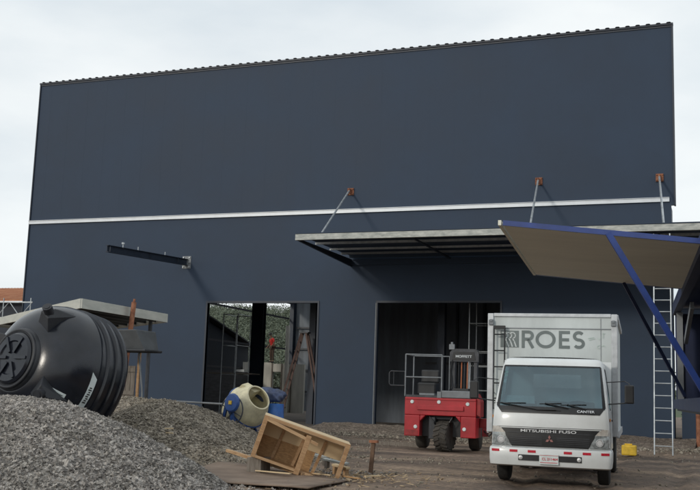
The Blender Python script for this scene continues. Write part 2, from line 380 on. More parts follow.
for o in (o1, o2):
    f = MB(); f.bb((o[0]-.07, D-.03, 0), (o[0]+.0, D+T+.05, 4.89)); f.bb((o[1], D-.03, 0), (o[1]+.07, D+T+.05, 4.89)); f.bb((o[0]-.07, D-.03, 4.892), (o[1]+.07, D+T+.05, 4.97))
    f.build('door_frame', 'navydark' if o is o1 else 'navydark', B)
f = MB(); f.bb((o2[0]-.075, D-.05, 0.02), (o2[0]-.045, D-.032, 4.88)); f.build('edge_trim', 'grey', B)
# side, back walls, floor
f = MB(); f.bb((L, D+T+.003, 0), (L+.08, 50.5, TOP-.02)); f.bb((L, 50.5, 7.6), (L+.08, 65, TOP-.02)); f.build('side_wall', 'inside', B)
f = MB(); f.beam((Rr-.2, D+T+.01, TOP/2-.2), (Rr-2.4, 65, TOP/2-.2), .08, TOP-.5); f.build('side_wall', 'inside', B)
f = MB(); f.bb((L, 65, 0), (Rr-2.5, 65.12, TOP-.02)); f.build('back_wall', mat('grey back cladding', (.17, .19, .215), .7, 0, .2, 1.2, stretch=(3, 1, .3)), B)
f = MB(); f.bb((L+.1, D+T+.01, .0), (Rr-2.6, 64.9, .07)); f.build('floor_slab', 'slab', B)
# inner navy portal columns
for (x, y, w0) in ((-22.41, 46, .66), (-16.38, 39.0, .28), (-11.0, 40, .3), (-8.6, 41, .3)):
    f = MB(); f.ibeam((x, y, .07), (x, y, TOP-.6), w0, .34); f.build('column', 'navydark', B)
for y in (51.0, 59.4, 64.7):
    f = MB(); f.ibeam((L+.35, y, .07), (L+.35, y, TOP-.1), .30, .5); f.build('column', 'navydark', B)
for z in (1.6, 2.75, 4.35, 6.52):
    f = MB(); f.beam((L+.12, 50.6, z), (L+.12, 64.5, z), .06, .12); f.build('wall_rail', 'dgrey', B)
for z in (1.4, 2.9, 4.4, 5.9):
    f = MB(); f.beam((L+.6, 64.85, z), (Rr-2.9, 64.85, z), .06, .12); f.build('wall_rail', 'dgrey', B)
f = MB(); f.beam((-24.5, 64.3, 7.2), (-20.5, 64.3, 3.2), .12, .12); f.build('brace', 'dgrey', B)
# a partition wall that closes the bay behind the right doorway
f = MB(); f.bb((-17.2, 46, .07), (Rr-1.2, 46.1, TOP-1.2)); f.build('partition', mat('grey partition sheet', (.12, .14, .17), .7, 0, .3, .6, stretch=(3, 1, .4)), B)
for x in (-11.9, -10.6, -9.2, -7.9):
    f = MB(); f.bb((x-.05, 45.88, .07), (x+.05, 45.99, 9)); f.build('partition_stud', 'navydark', B)
f = MB(); f.bb((-13.4, 45.86, 2.9), (-2.2, 45.87, 3.0)); f.build('wall_rail', 'dgrey', B)

# annex wall to the right of the warehouse
A = empty('annex', (4, 37, 0), 'low dark navy annex standing against the right corner of the tall warehouse', 'building')
f = MB(); f.bb((-5.42, -.6, 0), (9, -.48, 4.7)); f.bb((-5.42, -.47, 0), (-5.3, 9, 4.7)); f.build('wall', 'navy', A)
f = MB(); f.bb((-5.44, -.66, 4.703), (9, 9, 4.8)); f.build('roof', 'navydark', A)

# rubble plinth and canopy
CN = empty('canopy', (-6, 36, 6.6), 'long steel canopy with pale gutter edge hung from the front wall above the doorways', 'canopy')
x0, x1 = -7.7, 11.0; yf = -5.3
f = MB(); f.bb((x0, yf-.04, -.06), (x1, yf, .14)); f.bb((x0, yf, -.06), (x1, yf+.08, -.045)); f.bb((x0, yf, .125), (x1, yf+.08, .14)); f.build('gutter', 'galvold', CN)
f = MB(); f.bb((x0-.0, yf-.045, .155), (x1, -.1, .185)); f.build('roof_sheet', 'navy', CN)
f = MB(); x = x0
while x < x1: f.bb((x, yf+.5, .187), (x+.05, -.12, .205)); x += .32
f.build('sheet_rib', 'galvold', CN)
for i, (yy, m_, h) in enumerate(((-3.8, 'galv', .08), (-2.4, 'galv', .07), (-1.25, 'grey', .08), (-.35, 'navy', .13))):
    f = MB(); f.bb((x0+.1, yy, .02-.0), (x1, yy+.06, .02+h)); f.build('purlin', m_, CN)
for xx in (-7.62, -3.6, .35, 4.2, 8.5):
    f = MB()
    e_ = xx < -7; f.prism([(xx-.05, yf+.1, .0), (xx-.05, -.02, .0), (xx-.05, -.02, -.28 if e_ else -.06), (xx-.05, yf+.1, -.07 if e_ else -.04)], (.07, 0, 0))
    f.build('cantilever_beam', 'navydark', CN)
f = MB(); f.bb((x0+.02, -.12, -.24), (x1, -.05, -.02)); f.build('wall_channel', 'navy', CN)
for (px, pz, ex) in ((-7.75, 2.72, -6.85), (-.3, 2.80, .30), (3.98, 2.74, 4.36)):
    f = MB(); f.bb((px-.13, -.05, pz-.14), (px+.13, -.004, pz+.14)); pl = f.build('anchor_plate', 'rust', CN)
    f = MB()
    for a in (-.1, .1):
        for b in (-.1, .1): f.tube([(px+a, -.05, pz+b), (px+a, -.10, pz+b)], .025, 6)
    f.bb((px-.02, -.24, pz-.10), (px+.02, -.052, pz+.1)); f.build('bolt', 'rust', pl)
    f = MB(); f.tube([(px, -.2, pz), (ex, yf+.25, .2)], .035, 8); f.build('tie_rod', 'galv', CN)

CB = empty('cantilever_beam', (-21, 36, 6.6), 'bare dark steel beam sticking out of the front wall on the left, above the pale lean-to frame', 'beam')
f = MB(); f.bb((-.2, -.03, -.26), (.2, -.004, .26)); pl = f.build('mounting_plate', 'grey', CB)
f = MB(); [f.tube([(a, -.03, b), (a, -.075, b)], .03, 6) for a in (-.14, .14) for b in (-.2, 0, .2)]; f.build('bolt', 'galv', pl)
f = MB(); f.ibeam((0, -.035, 0), (-.53, -5.0, -.14), .15, .27, .022); bm_ = f.build('beam', 'navydark', CB)
f = MB(); [f.bb((-.075+.106*y, y, -.11+.028*y), (.075+.106*y, y+.015, .11+.028*y)) for y in (-.7, -2.5, -4.9)]; f.build('stiffener', 'navydark', bm_)
f = MB(); [f.tube([(.106*y, y, .10+.028*y), (.106*y, y, .27+.028*y)], .02, 6) for y in (-1.5, -3.2, -4.1)]; f.tube([(-.435, -4.1, .15), (-.435, -4.1, .22)], .06, 8); f.build('stud', 'galv', CB)

# ---------------------------------------------------------------- gravel
def stones(P, S, seed=0):
    """irregular crushed stones (deformed octahedra) centred at P with size S"""
    N = len(P); base = np.array([[1, 0, 0], [-1, 0, 0], [0, 1, 0], [0, -1, 0], [0, 0, 1], [0, 0, -1]], float)
    V = base[None]*(.75+.5*rng.random((N, 6, 1)))+rng.normal(scale=.20, size=(N, 6, 3))
    V *= (1+.22*rng.normal(size=(N, 1, 3)).clip(-1.2, 1.5)); q = rng.normal(size=(N, 4)); q /= np.linalg.norm(q, axis=1)[:, None]
    a, b, c, d = q.T
    Rm = np.stack([1-2*(c*c+d*d), 2*(b*c-a*d), 2*(b*d+a*c), 2*(b*c+a*d), 1-2*(b*b+d*d), 2*(c*d-a*b), 2*(b*d-a*c), 2*(c*d+a*b), 1-2*(b*b+c*c)], 1).reshape(-1, 3, 3)
    V = np.einsum('nij,nkj->nki', Rm, V)*S[:, None, None]+P[:, None]
    fb = np.array([[0, 2, 4], [2, 1, 4], [1, 3, 4], [3, 0, 4], [2, 0, 5], [1, 2, 5], [3, 1, 5], [0, 3, 5]])
    F = (fb[None]+6*np.arange(N)[:, None, None]).reshape(-1, 3)
    return V.reshape(-1, 3), F
def seg_d(x, y, a, b):
    ax, ay = a; bx, by = b; t = np.clip(((x-ax)*(bx-ax)+(y-ay)*(by-ay))/((bx-ax)**2+(by-ay)**2), 0, 1)
    return np.hypot(x-ax-t*(bx-ax), y-ay-t*(by-ay))
def h1(x, y):
    d = seg_d(x, y, (-14, 12.2), (-9.35, 12.0)); a = 1.20*(1-np.clip(d/2.85, 0, 1)**1.45)
    d2 = seg_d(x, y, (-13, 15.2), (-11.0, 15.0)); b = .62*(1-np.clip(d2/2.4, 0, 1)**1.6)
    return np.maximum(a, b)+.06*fbm(x, y, 1.1, 11)+.03*fbm(x, y, 4, 12, 3)-.03
def h22(x, y):
    d = seg_d(x, y, (-13.6, 19.2), (-10.95, 18.2)); a = 1.17*(1-np.clip(d/3.0, 0, 1)**1.4)
    return a+.07*fbm(x, y, 1.3, 21)+.03*fbm(x, y, 4, 22, 3)-.03
def pile(name, hf, xr, yr, n, smin, smax, m, label):
    xs = np.arange(xr[0], xr[1], .08); ys = np.arange(yr[0], yr[1], .08); x, y = np.meshgrid(xs, ys); z = np.maximum(hf(x, y)+rng.normal(scale=.008, size=x.shape), -.06)
    nr, nc = x.shape; V0 = np.stack([x.ravel(), y.ravel(), z.ravel()], 1)
    i, j = np.meshgrid(np.arange(nr-1), np.arange(nc-1), indexing='ij'); b = (i*nc+j).ravel()
    F0 = np.stack([b, b+1, b+nc+1, b+nc], 1)
    keep = (V0[F0][:, :, 2].max(1) > -.05); F0 = F0[keep]
    px = rng.uniform(xr[0], xr[1], n*2); py = rng.uniform(yr[0], yr[1], n*2); pz = hf(px, py); ok = (pz > -.01) | (rng.random(len(px)) < .05)
    px, py, pz = px[ok][:n], py[ok][:n], np.maximum(pz[ok][:n], .0)
    S = smin+(smax-smin)*rng.random(len(px))**2.2; S = np.where(rng.random(len(S)) < .012, S*1.9, S)
    V1, F1 = stones(np.stack([px, py, pz+S*.15], 1), S)
    o0 = len(V0); V = np.concatenate([V0, V1]); faces = F0.tolist()+(F1+o0).tolist()
    me = bpy.data.meshes.new(name); cx, cy = (xr[0]+xr[1])/2, (yr[0]+yr[1])/2
    V = V-np.array([cx, cy, 0]); me.from_pydata(V.tolist(), [], faces); me.materials.append(M[m])
    o = bpy.data.objects.new(name, me); C.collection.objects.link(o); o.location = (cx, cy, 0)
    return tag(o, label, 'gravel pile')
pile('gravel_pile', h1, (-14.5, -5.6), (8.3, 17.4), 105000, .012, .032, 'gravel', 'large heap of grey crushed stone in the left foreground in front of the black tank')
pile('gravel_pile', h22, (-16, -7.6), (15.6, 22), 40000, .012, .034, 'gravelbrown', 'smaller brownish gravel heap behind, between the black tank and the cement mixer')
# loose stones over the yard
n = 17000; px = rng.uniform(-13.5, 2, n); py = rng.uniform(12.5, 36, n)
dens = (h2(px, py, .5, 31) > .45) | (py > 31); dens &= ~((px > -5.5) & (rng.random(n) < .75) & (py < 30)); px, py = px[dens], py[dens]
S = .008+.03*rng.random(len(px))**3; S = np.where((py > 31), S*1.9, S)
V, F = stones(np.stack([px, py, gh(px, py)+S*.2], 1), S)
tag(npmesh('loose_stones', V, F, 'gravelbrown'), kind='stuff')
# earth bank against the slab
xs = np.arange(-14.5, -.9, .12); ys = np.arange(31.5, 36.0, .12); x, y = np.meshgrid(xs, ys)
def bank(x, y): return (.30*np.clip((y-33.2)/2.6, 0, 1)**1.3+.16*fbm(x, y, .9, 41)+.10*fbm(x, y, 3.5, 42, 3))*np.clip((y-31.5)/1.5, 0, 1)-.02-.1*np.clip((32.3-y), 0, 1)
z = bank(x, y); nr, nc = x.shape
g = MB(); g.v = list(zip(x.ravel(), y.ravel(), z.ravel())); g.f = [(i*nc+j, i*nc+j+1, (i+1)*nc+j+1, (i+1)*nc+j) for i in range(nr-1) for j in range(nc-1)]
tag(g.build('earth_bank', 'rubble', smooth=80, fix=False), kind='structure')
# scattered wood chips
n = 330; px = rng.normal(-6.0, .75, n); py = rng.normal(15.9, .8, n); L2 = .03+.13*rng.random(n)**2; an = rng.uniform(0, math.pi, n)
g = MB()
for i in range(n):
    g.box((px[i], py[i], float(gh(px[i], py[i]))+.015+.03*random.random()), (L2[i], .012+.03*random.random(), .008), Matrix.Rotation(an[i], 3, 'Z') @ Matrix.Rotation(random.uniform(-.35, .35), 3, 'Y'))
tag(g.build('wood_chips', 'chips'), kind='stuff')

# ---------------------------------------------------------------- black water tank lying on its side
TK = empty('water_tank', (-11.13, 14.80, 1.60), 'huge black ribbed plastic water tank lying on its side behind the gravel heap', 'water tank')
ax = Vector((-.20, -.95, .20)).normalized(); tk = ax.to_track_quat('Z', 'Y'); TK.rotation_euler = tk.to_euler()
rb = 1.16; prof = [(0, -.66), (1.0, -.66), (1.11, -.60)]
zz = -.53
for k in range(3):
    prof += [(rb-.02, zz), (rb+.02, zz+.025), (rb+.02, zz+.075), (rb-.025, zz+.10), (rb-.025, zz+.165)]; zz += .19
prof += [(rb-.02, .08), (rb, .11), (rb-.015, .26), (1.105, .42), (1.03, .58), (.93, .71), (.81, .81), (.69, .88), (.58, .925), (.55, .93)]
f = MB(); f.lathe(prof, seg=96); f.build('tank_body', 'tank', TK, smooth=32)
f = MB(); f.lathe([(.56, .90), (.545, .97), (.50, 1.01), (.47, 1.02), (.44, 1.00)], seg=64); f.ring((0, 0, 1.0), (0, 0, 1), .50, .03, 64); f.build('neck', 'tankdusty', TK, smooth=50)
f = MB(); f.lathe([(.45, .97), (.45, 1.03), (.41, 1.07), (.30, 1.075), (.28, 1.05), (0, 1.06)], seg=48)
for k in range(6):
    a = k*math.pi/3; f.beam((.10*math.cos(a), .10*math.sin(a), 1.07), (.40*math.cos(a), .40*math.sin(a), 1.075), .05, .045)
f.build('lid', 'tank', TK, smooth=30)
inv = tk.to_matrix().inverted()
def lug(az):
    a = R(az); rad = Vector((math.cos(a), math.sin(a), 0)); tn = Vector((-math.sin(a), math.cos(a), 0)); zv = Vector((0, 0, 1))
    p = lambda r, t, z: rad*r+tn*t+zv*z
    f = MB()
    vs = [p(.66, -.20, .84), p(.66, .20, .84), p(1.10, .06, .42), p(1.10, -.06, .42), p(.92, -.13, .99), p(.92, .13, .99), p(1.08, 0, .86)]
    f.add(vs, [(0, 1, 5, 4), (0, 4, 3), (1, 2, 5), (4, 5, 6), (4, 6, 3), (5, 2, 6), (6, 2, 3), (0, 3, 2, 1)])
    l_ = f.build('lifting_lug', 'tankdusty', TK, bevel=.015)
    f = MB(); f.tube([p(.88, 0, .80), p(1.06, 0, 1.04)], .085, 16); f.tube([p(1.06, 0, 1.04), p(1.065, 0, 1.047)], .05, 12); f.build('lug_cap', 'tankdusty', l_, smooth=40)
def az_of(world_dir):
    v = inv @ Vector(world_dir); return math.degrees(math.atan2(v.y, v.x))
lug(az_of((.55, -.3, 1))); lug(az_of((.85, -.45, -.62)))
lug(az_of((-.6, .35, -1))); lug(az_of((-.9, .5, .4)))
def sticker(az, z0, z1, wdeg, m='paper', tilt=0, n_=4):
    P = []
    for i in range(9):
        z = z0+(z1-z0)*i/8; row = []
        for j in range(n_):
            a = R(az+wdeg*(j/(n_-1)-.5)+tilt*(i/8-.5))
            r = float(np.interp(z, [.08, .11, .26, .42, .58, .71, .81], [rb-.02, rb, rb-.015, 1.105, 1.03, .93, .81]))
            row.append((math.cos(a)*(r+.006), math.sin(a)*(r+.006), z))
        P.append(row)
    return P
a0 = az_of((.93, -.2, -.36))
f = MB(); f.grid(sticker(a0, .12, .24, 32, tilt=5, n_=14)); st_ = f.build('sticker', 'paper', TK, smooth=60)
f = MB()
for k in range(8): f.grid([[(p[0]*1.004, p[1]*1.004, p[2]) for p in r] for r in sticker(a0-8+1.9*k, .145+.012*(k % 2), .215-.010*(k % 3), 1.0)])
f.build('sticker_print', 'dark', st_)
a1 = az_of((.74, -.2, -.52))
f = MB(); f.grid(sticker(a1, .52, .74, 13, n_=6)); st_ = f.build('sticker', 'paper', TK, smooth=60)
f = MB()
for k in range(4): f.grid([[(p[0]*1.004, p[1]*1.004, p[2]) for p in r] for r in sticker(a1-4.4+2.8*k, .56, .71-.03*(k % 2), .9)])
f.build('sticker_print', 'letter', st_)

# ---------------------------------------------------------------- things on the left
S_ = empty('lean_to_frame', (-13.5, 18.6, 3.2), 'flat lean-to roof frame with pale fascia and dark slats behind the black tank', 'roof frame')
NC = Vector((0, 0, 0)); RC = Vector((-.25, 4.1, .0)); LC = Vector((-7.7, 6.2, .0)); FC = LC+RC
f = MB()
f.beam(NC, RC, .05, .22); f.beam(NC, LC, .05, .22); f.beam(RC, FC, .05, .22); f.beam(LC, FC, .05, .22); f.build('fascia', 'fascia', S_)
f = MB()
for k in range(1, 12):
    a = NC+(LC-NC)*(k/12); f.beam(a+Vector((0, 0, -.02)), a+RC+Vector((0, 0, -.02)), .06, .09)
f.build('slat', 'black', S_)
f = MB(); f.add([NC+Vector((-.08, .1, .08)), RC+Vector((-.08, -.1, .08)), FC+Vector((.1, -.1, .08)), LC+Vector((.1, .1, .08))], [(0, 1, 2, 3)]); f.build('roof_sheet', 'galvold', S_, solid=.02)
for p in (Vector((-.6, .8, 0)), RC+Vector((-.3, -.3, 0)), FC+Vector((.4, -.4, 0)), LC+Vector((.5, .3, 0))):
    f = MB(); f.tube([(p.x, p.y, -.1), (p.x, p.y, -3.2)], .05, 8); f.build('post', 'dgrey', S_)
f = MB(); f.tube([(-13.62, 20.5, -.05), (-13.42, 20.6, 3.42)], .062, 10); f.tube([(-13.42, 20.6, 3.42), (-13.41, 20.6, 3.50)], .03, 6)
tag(f.build('steel_post', 'rust', smooth=40), 'rust orange pole leaning upright beside the pale lean-to fascia', 'pole')

BN = empty('plastic_trough', (-12.68, 19.35, 2.2), 'dark grey plastic trough with sloping ends held up beside the lean-to frame', 'trough')
def trough():
    f = MB(); b = [(-.95, -.3, 0), (.62, -.3, 0), (.62, .3, 0), (-.95, .3, 0)]; t = [(-1.1, -.42, .43), (.44, -.42, .45), (.44, .42, .45), (-1.1, .42, .43)]
    f.add(b+t, [(0, 1, 5, 4), (1, 2, 6, 5), (2, 3, 7, 6), (3, 0, 4, 7), (0, 3, 2, 1), (4, 5, 6, 7)]); return f
trough().build('trough_shell', 'grey' if 0 else mat('dusty grey plastic', (.055, .06, .065), .6, 0, .25, 3), BN, bevel=.02)
f = MB(); f.tube([(-.95, -.34, -.01), (.66, -.34, -.01), (.66, .34, -.01), (-.95, .34, -.01)], .03, 8); f.build('rim', 'tankdusty', BN)
ST = empty('timber_stand', (-12.92, 19.7, 0), 'grey boarded timber stand like a small door holding up the plastic trough', 'stand')
f = MB()
for k in range(5): f.bb((-.34+k*.12, -.03, .1), (-.23+k*.12, 0, 1.86))
f.build('board', 'oldwood', ST)
for z in (.4, 1.2, 1.72):
    f = MB(); f.bb((-.36, -.055, z), (.26, -.032, z+.09)); f.build('crosspiece', 'oldwood', ST)
for x in (-.36, .30):
    f = MB(); f.beam((x, .03, 0), (x+.01, .03, 2.19), .06, .05); f.build('post', 'wood' if x > 0 else 'oldwood', ST)
f = MB(); f.tube([(-12.45, 19.8, -.05), (-12.5, 19.75, 1.3), (-12.62, 19.7, 2.2)], .022, 8)
tag(f.build('steel_pipe', 'grey', smooth=40), 'thin bent grey pipe leaning against the dark plastic trough', 'pipe')

SH = empty('metal_shed', (-38, 44, 0), 'shed with rust orange corrugated roof at the far left edge behind the tank', 'shed')
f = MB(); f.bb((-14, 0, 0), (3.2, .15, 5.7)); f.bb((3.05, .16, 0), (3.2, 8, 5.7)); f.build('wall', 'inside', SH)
f = MB(); x = -15
while x < 3.4:
    f.prism([(x, -.6, 5.75), (x+.12, -.6, 5.83), (x+.24, -.6, 5.75), (x+.24, -.6, 5.735), (x, -.6, 5.735)], (0, 7.6, 1.5)); x += .24
f.build('roof', 'orange', SH)
TR = empty('steel_truss', (-30.5, 34, 4.62), 'light steel lattice truss with short uprights in front of the orange roofed shed', 'truss')
f = MB(); f.beam((-5, 0, .16), (3.4, 0, .12), .05, .05); f.beam((-5, 0, -.5), (3.4, 0, -.54), .05, .05); f.build('chord', 'galv', TR)
f = MB(); x = -5
k = 0
while x < 3.3: f.tube([(x, 0, -.5 if k % 2 else .14), (x+.6, 0, .14 if k % 2 else -.5)], .02, 6); x += .6; k += 1
f.build('lattice', 'galv', TR)
for x in (-1.2, .9, 1.9, 3.3):
    f = MB(); f.tube([(x, 0, -.5), (x, 0, .30)], .025, 6); f.build('upright', 'galv', TR)
for x in (-4.5, 0, 3):
    f = MB(); f.tube([(x, 0, -.5), (x, 0, -4.62)], .05, 8); f.build('leg', 'dgrey', TR)

# ---------------------------------------------------------------- cement mixer
MX = empty('cement_mixer', (-9.66, 19.3, 0), 'cream drum cement mixer with a blue frame and tilting wheel behind the gravel heap', 'cement mixer')
dax = Vector((.66, -.30, .42)).normalized(); dc = Vector((-.02, .1, 1.0))
f = MB(); f.lathe([(.0, -.46), (.20, -.46), (.34, -.40), (.44, -.22), (.47, 0), (.47, .12), (.42, .26), (.30, .47), (.285, .50), (.255, .50), (.27, .46), (.38, .26), (.42, .12), (.42, -.1), (0, -.3)], dc, dax, 40)
f.build('drum', 'cream', MX, smooth=35)
f = MB(); f.ring(dc+dax*.06, dax, .475, .018, 40, 6); f.build('drum_band', 'mixblue', MX, smooth=True)
f = MB()
f.prism([(-.28, -.1, 1.28), (.0, -.14, 1.52), (.24, .02, 1.36), (-.02, .06, 1.14)], (.06, .16, .04)); f.build('hopper_plate', 'cream', MX, bevel=.01)
wc = Vector((.0, -.56, .96)); wa = Vector((-.25, -1, .1)).normalized()
f = MB(); f.ring(wc, wa, .30, .016, 36, 6)
u = wa.orthogonal().normalized(); v = wa.cross(u)
for k in range(4):
    a = k*math.pi/2+.4; f.tube([wc, wc+(u*math.cos(a)+v*math.sin(a))*.3], .012, 6)
f.build('tilting_wheel', 'dgrey', MX, smooth=True)
f = MB(); f.lathe([(0, 0), (.19, 0), (.20, .03), (.17, .07), (0, .08)], wc+Vector((.03, -.02, .16)), wa, 28); hb = f.build('gear_cover', 'mixblue', MX, smooth=35)
f = MB(); f.lathe([(0, 0), (.055, 0), (.055, .02), (0, .02)], wc+Vector((.03, -.02, .16))+wa*.08, wa, 4); f.build('label', 'yellow', hb)
for s in (-1, 1):
    f = MB(); f.beam((-.20*1, s*.42, 1.05), (-.42, s*.42, .03), .06, .06); f.beam((-.16, s*.42, 1.05), (.34, s*.42, .03), .06, .06); f.build('leg', 'mixblue', MX)
f = MB(); f.beam((.0, -.53, 1.12), (.0, -.53, .04), .07, .05); f.beam((.0, -.53, .97), (-.1, -.3, .97), .05, .05); f.beam((-.3, -.42, .3), (-.3, .42, .3), .05, .05); f.build('frame', 'mixblue', MX)
for s in (-1, 1):
    f = MB(); f.lathe([(0, -.04), (.16, -.05), (.18, 0), (.16, .05), (0, .04)], (-.42, s*.5, .17), (0, 1, 0), 20); f.build('wheel', 'rubber', MX, smooth=35)
# tarpaulin bundle and blue drum beside it
bmx = bmesh.new(); bmesh.ops.create_icosphere(bmx, subdivisions=4, radius=1)
for v_ in bmx.verts:
    p = v_.co; n_ = .09*math.sin(p.x*4+p.y*3)*math.cos(p.z*4+p.x*2)+.05*math.sin(p.x*11+p.z*8+p.y*7)+.03*math.sin(p.x*23-p.y*19)
    v_.co = Vector((p.x*.36, p.y*.28, max(p.z, -.55)*.20))*(1+n_)
me = bpy.data.meshes.new('tarpaulin'); bmx.to_mesh(me); bmx.free(); me.materials.append(M['tarp'])
tp = bpy.data.objects.new('tarpaulin', me); C.collection.objects.link(tp); tp.location = (-9.38, 19.95, 1.27)
tag(tp, 'crumpled dark blue tarpaulin draped on top of the blue drum beside the cement mixer', 'tarpaulin')
for p_ in me.polygons: p_.use_smooth = True
f = MB(); f.lathe([(0, 0), (.18, 0), (.20, .02), (.20, .38), (.212, .40), (.20, .42), (.20, .78), (.212, .80), (.20, .82), (.19, 1.12), (0, 1.13)], (0, 0, 0), (0, 0, 1), 32)
bd = f.build('plastic_drum', mat('bright blue plastic', (.025, .11, .36), .4, 0, .2, 5), smooth=40, loc=(-9.16, 19.80, 0)); tag(bd, 'bright blue upright drum standing right of the cement mixer', 'drum')

# ---------------------------------------------------------------- crate, sheet, scraps
CRT = empty('wooden_crate', (-7.30, 14.9, .33), 'broken open timber crate tilted on its side with strand board back panel', 'crate')
CRT.rotation_euler = (R(3), R(17.5), R(25))
W_, H_, Dp = 1.50, .71, .56; t_ = .075
f = MB(); f.bb((0, 0, 0), (t_, .05, H_)); f.build('side_post', 'wood', CRT, bevel=.004)
f = MB(); f.bb((W_-t_, 0, 0), (W_, .05, H_)); f.build('side_post', 'wood', CRT, bevel=.004)
f = MB(); f.beam((.80, -.035, -.03), (.80, -.06, H_-.08), .085, .05); f.build('middle_post', 'wood', CRT, bevel=.004)
f = MB(); f.bb((t_, .002, H_-.055), (W_-t_, .045, H_)); f.build('top_rail', 'woodx', CRT, bevel=.004)
f = MB(); f.beam((.06, -.05, H_-.05), (.98, -.06, H_-.17), .03, .05); f.build('loose_batten', 'woodx', CRT, bevel=.003)
f = MB(); f.bb((t_, .002, 0), (W_-t_, .045, .045)); f.build('bottom_rail', 'woodx', CRT, bevel=.004)
f = MB(); f.bb((0, .052, H_-.02), (W_, Dp, H_)); f.build('top_board', 'palewood', CRT)
f = MB(); f.bb((0, .052, .0), (.02, Dp, H_-.022)); f.build('side_board', 'osb', CRT)
f = MB(); f.bb((W_-.02, .052, 0.25), (W_, Dp, H_-.022)); f.build('side_board', 'osb', CRT)
f = MB(); f.bb((.02, Dp-.02, 0), (1.02, Dp, H_*.52)); f.build('back_board', 'osb', CRT)
f = MB(); f.bb((.04, Dp-.036, H_*.50), (W_-.04, Dp-.021, H_-.10)); f.build('back_panel', 'palewood', CRT)
f = MB(); f.bb((.10, .052, .0), (W_-.1, Dp-.04, .018)); f.build('bottom_board', 'osb', CRT)
for xx in (.35, .72, 1.08):
    f = MB(); f.beam((xx, Dp-.05, .02), (xx+.05, Dp-.05, H_-.12), .05, .03); f.build('batten', 'wood', CRT)
f = MB(); f.bb((-7.42, 15.02, -.02), (-7.16, 15.40, .30)); tag(f.build('timber_block', 'oldwood', bevel=.01), 'thick grey timber block propping the raised left end of the crate', 'block')
f = MB(); f.beam((-8.35, 16.1, .32), (-6.5, 15.25, .06), .06, .05); tag(f.build('timber_batten', 'woodx'), 'long brown batten sticking out left from under the wooden crate', 'batten')
# flat sheet on the ground
f = MB(); P = []
for i in range(9):
    row = []
    for j in range(9):
        a, b = i/8, j/8; p = Vector((-8.75, 16.6, 0))*(1-a)*(1-b)+Vector((-5.65, 15.1, 0))*a*(1-b)+Vector((-7.9, 13.7, 0))*(1-a)*b+Vector((-5.5, 13.1, 0))*a*b
        p.z = .045+.02*math.sin(a*5+b*3)+.03*(1-a)*(1-b); row.append(p)
    P.append(row)
f.grid(P); tag(f.build('board_sheet', 'plate', solid=.018, smooth=60), 'flat dusty brown board lying on the ground in front of the crate', 'board')
def trestle(loc, rz, ln, label, m='palewood'):
    e = empty('timber_offcut', loc, label, 'timber', 'timber offcuts by the crate', (R(4), R(6), rz))
    f = MB(); f.bb((-ln/2, -.05, .13), (ln/2, .05, .165)); f.build('plank', m, e, bevel=.003)
    for s in (-1, 1):
        f = MB(); f.bb((s*ln*.36-.025, -.045, 0), (s*ln*.36+.025, .045, .128)); f.build('leg', 'oldwood' if m != 'palewood' else 'woodx', e)
    return e
trestle((-6.15, 16.05, .02), R(-25), .36, 'low pale plank on two short legs just right of the crate corner')
trestle((-6.5, 16.7, .05), R(-14), .52, 'grey plank on short legs half hidden behind the crate corner', 'galvold')
trestle((-6.95, 16.95, .12), R(-10), .42, 'small grey plank on legs seen inside the crate opening', 'galvold')
for i, (x, y, l_, a, lb) in enumerate(((-6.45, 15.75, .62, -20, 'thin pale stick flat on the ground below the crate corner'), (-5.75, 15.5, .5, -35, 'short reddish lath lying right of the leftmost stick'), (-5.55, 16.0, .34, 60, 'short stick lying crosswise among wood chips'), (-6.9, 14.95, .7, -12, 'long flat lath lying on the brown board under the crate'))):
    f = MB(); f.box((0, 0, 0), (l_, .05, .018), Matrix.Rotation(R(a), 3, 'Z')); tag(f.build('timber_lath', 'palewood' if i != 1 else 'osb', loc=(x, y, .045+(.05 if i == 3 else 0))), lb, 'lath')
for i, (x, y, a, lb) in enumerate(((-9.95, 16.75, 35, 'upper pale splinter of wood lying on the smaller gravel heap'), (-9.85, 16.6, -12, 'lower pale splinter of wood lying on the smaller gravel heap'))):
    f = MB(); f.box((0, 0, 0), (.17, .03, .02), Matrix.Rotation(R(a), 3, 'Z')); tag(f.build('wood_splinter', 'palewood', loc=(x, y, float(h22(np.array(x), np.array(y)))+.05)), lb, 'wood scrap')
# stake with a board rail behind
SK = empty('wooden_stake', (-5.95, 17.0, 0), 'short brown wooden stake standing in the dirt right of the crate', 'stake')
f = MB(); f.beam((0, 0, -.1), (.05, 0, .56), .07, .05); f.build('post', 'oldwood' if 0 else mat('muddy timber', (.14, .085, .055), .9, 0, .3, 8), SK, bevel=.004)
f = MB(); f.bb((-.02, -.05, .54), (.13, .05, .585)); f.build('cap', 'rust', SK)
f = MB(); f.beam((-11.4, 26.9, .06), (-7.7, 26.6, .05), .05, .10); tag(f.build('edging_board', 'oldwood'), 'long low board lying across the dirt behind the stake', 'board')

# ---------------------------------------------------------------- ladders and scaffolds
LD = empty('aluminium_ladder', (-1.62, 28.95, 0), 'tall straight aluminium ladder leaning on the canopy right of the truck', 'ladder')
def rail(dx): return Vector((dx*1.05, 0, 0)), Vector((dx-.06, 1.62, 6.42))
for dx in (-.23, .23):
    a, b = rail(dx); f = MB(); f.beam(a, b, .03, .075, up=(0, -1, .3)); f.build('rail', 'galv', LD)
for k in range(18):
    t = (k+.7)/18.6; a0_, a1_ = rail(-.23); b0, b1 = rail(.23); f = MB(); f.tube([a0_.lerp(a1_, t), b0.lerp(b1, t)], .016, 6); f.build('rung', 'galv', LD)

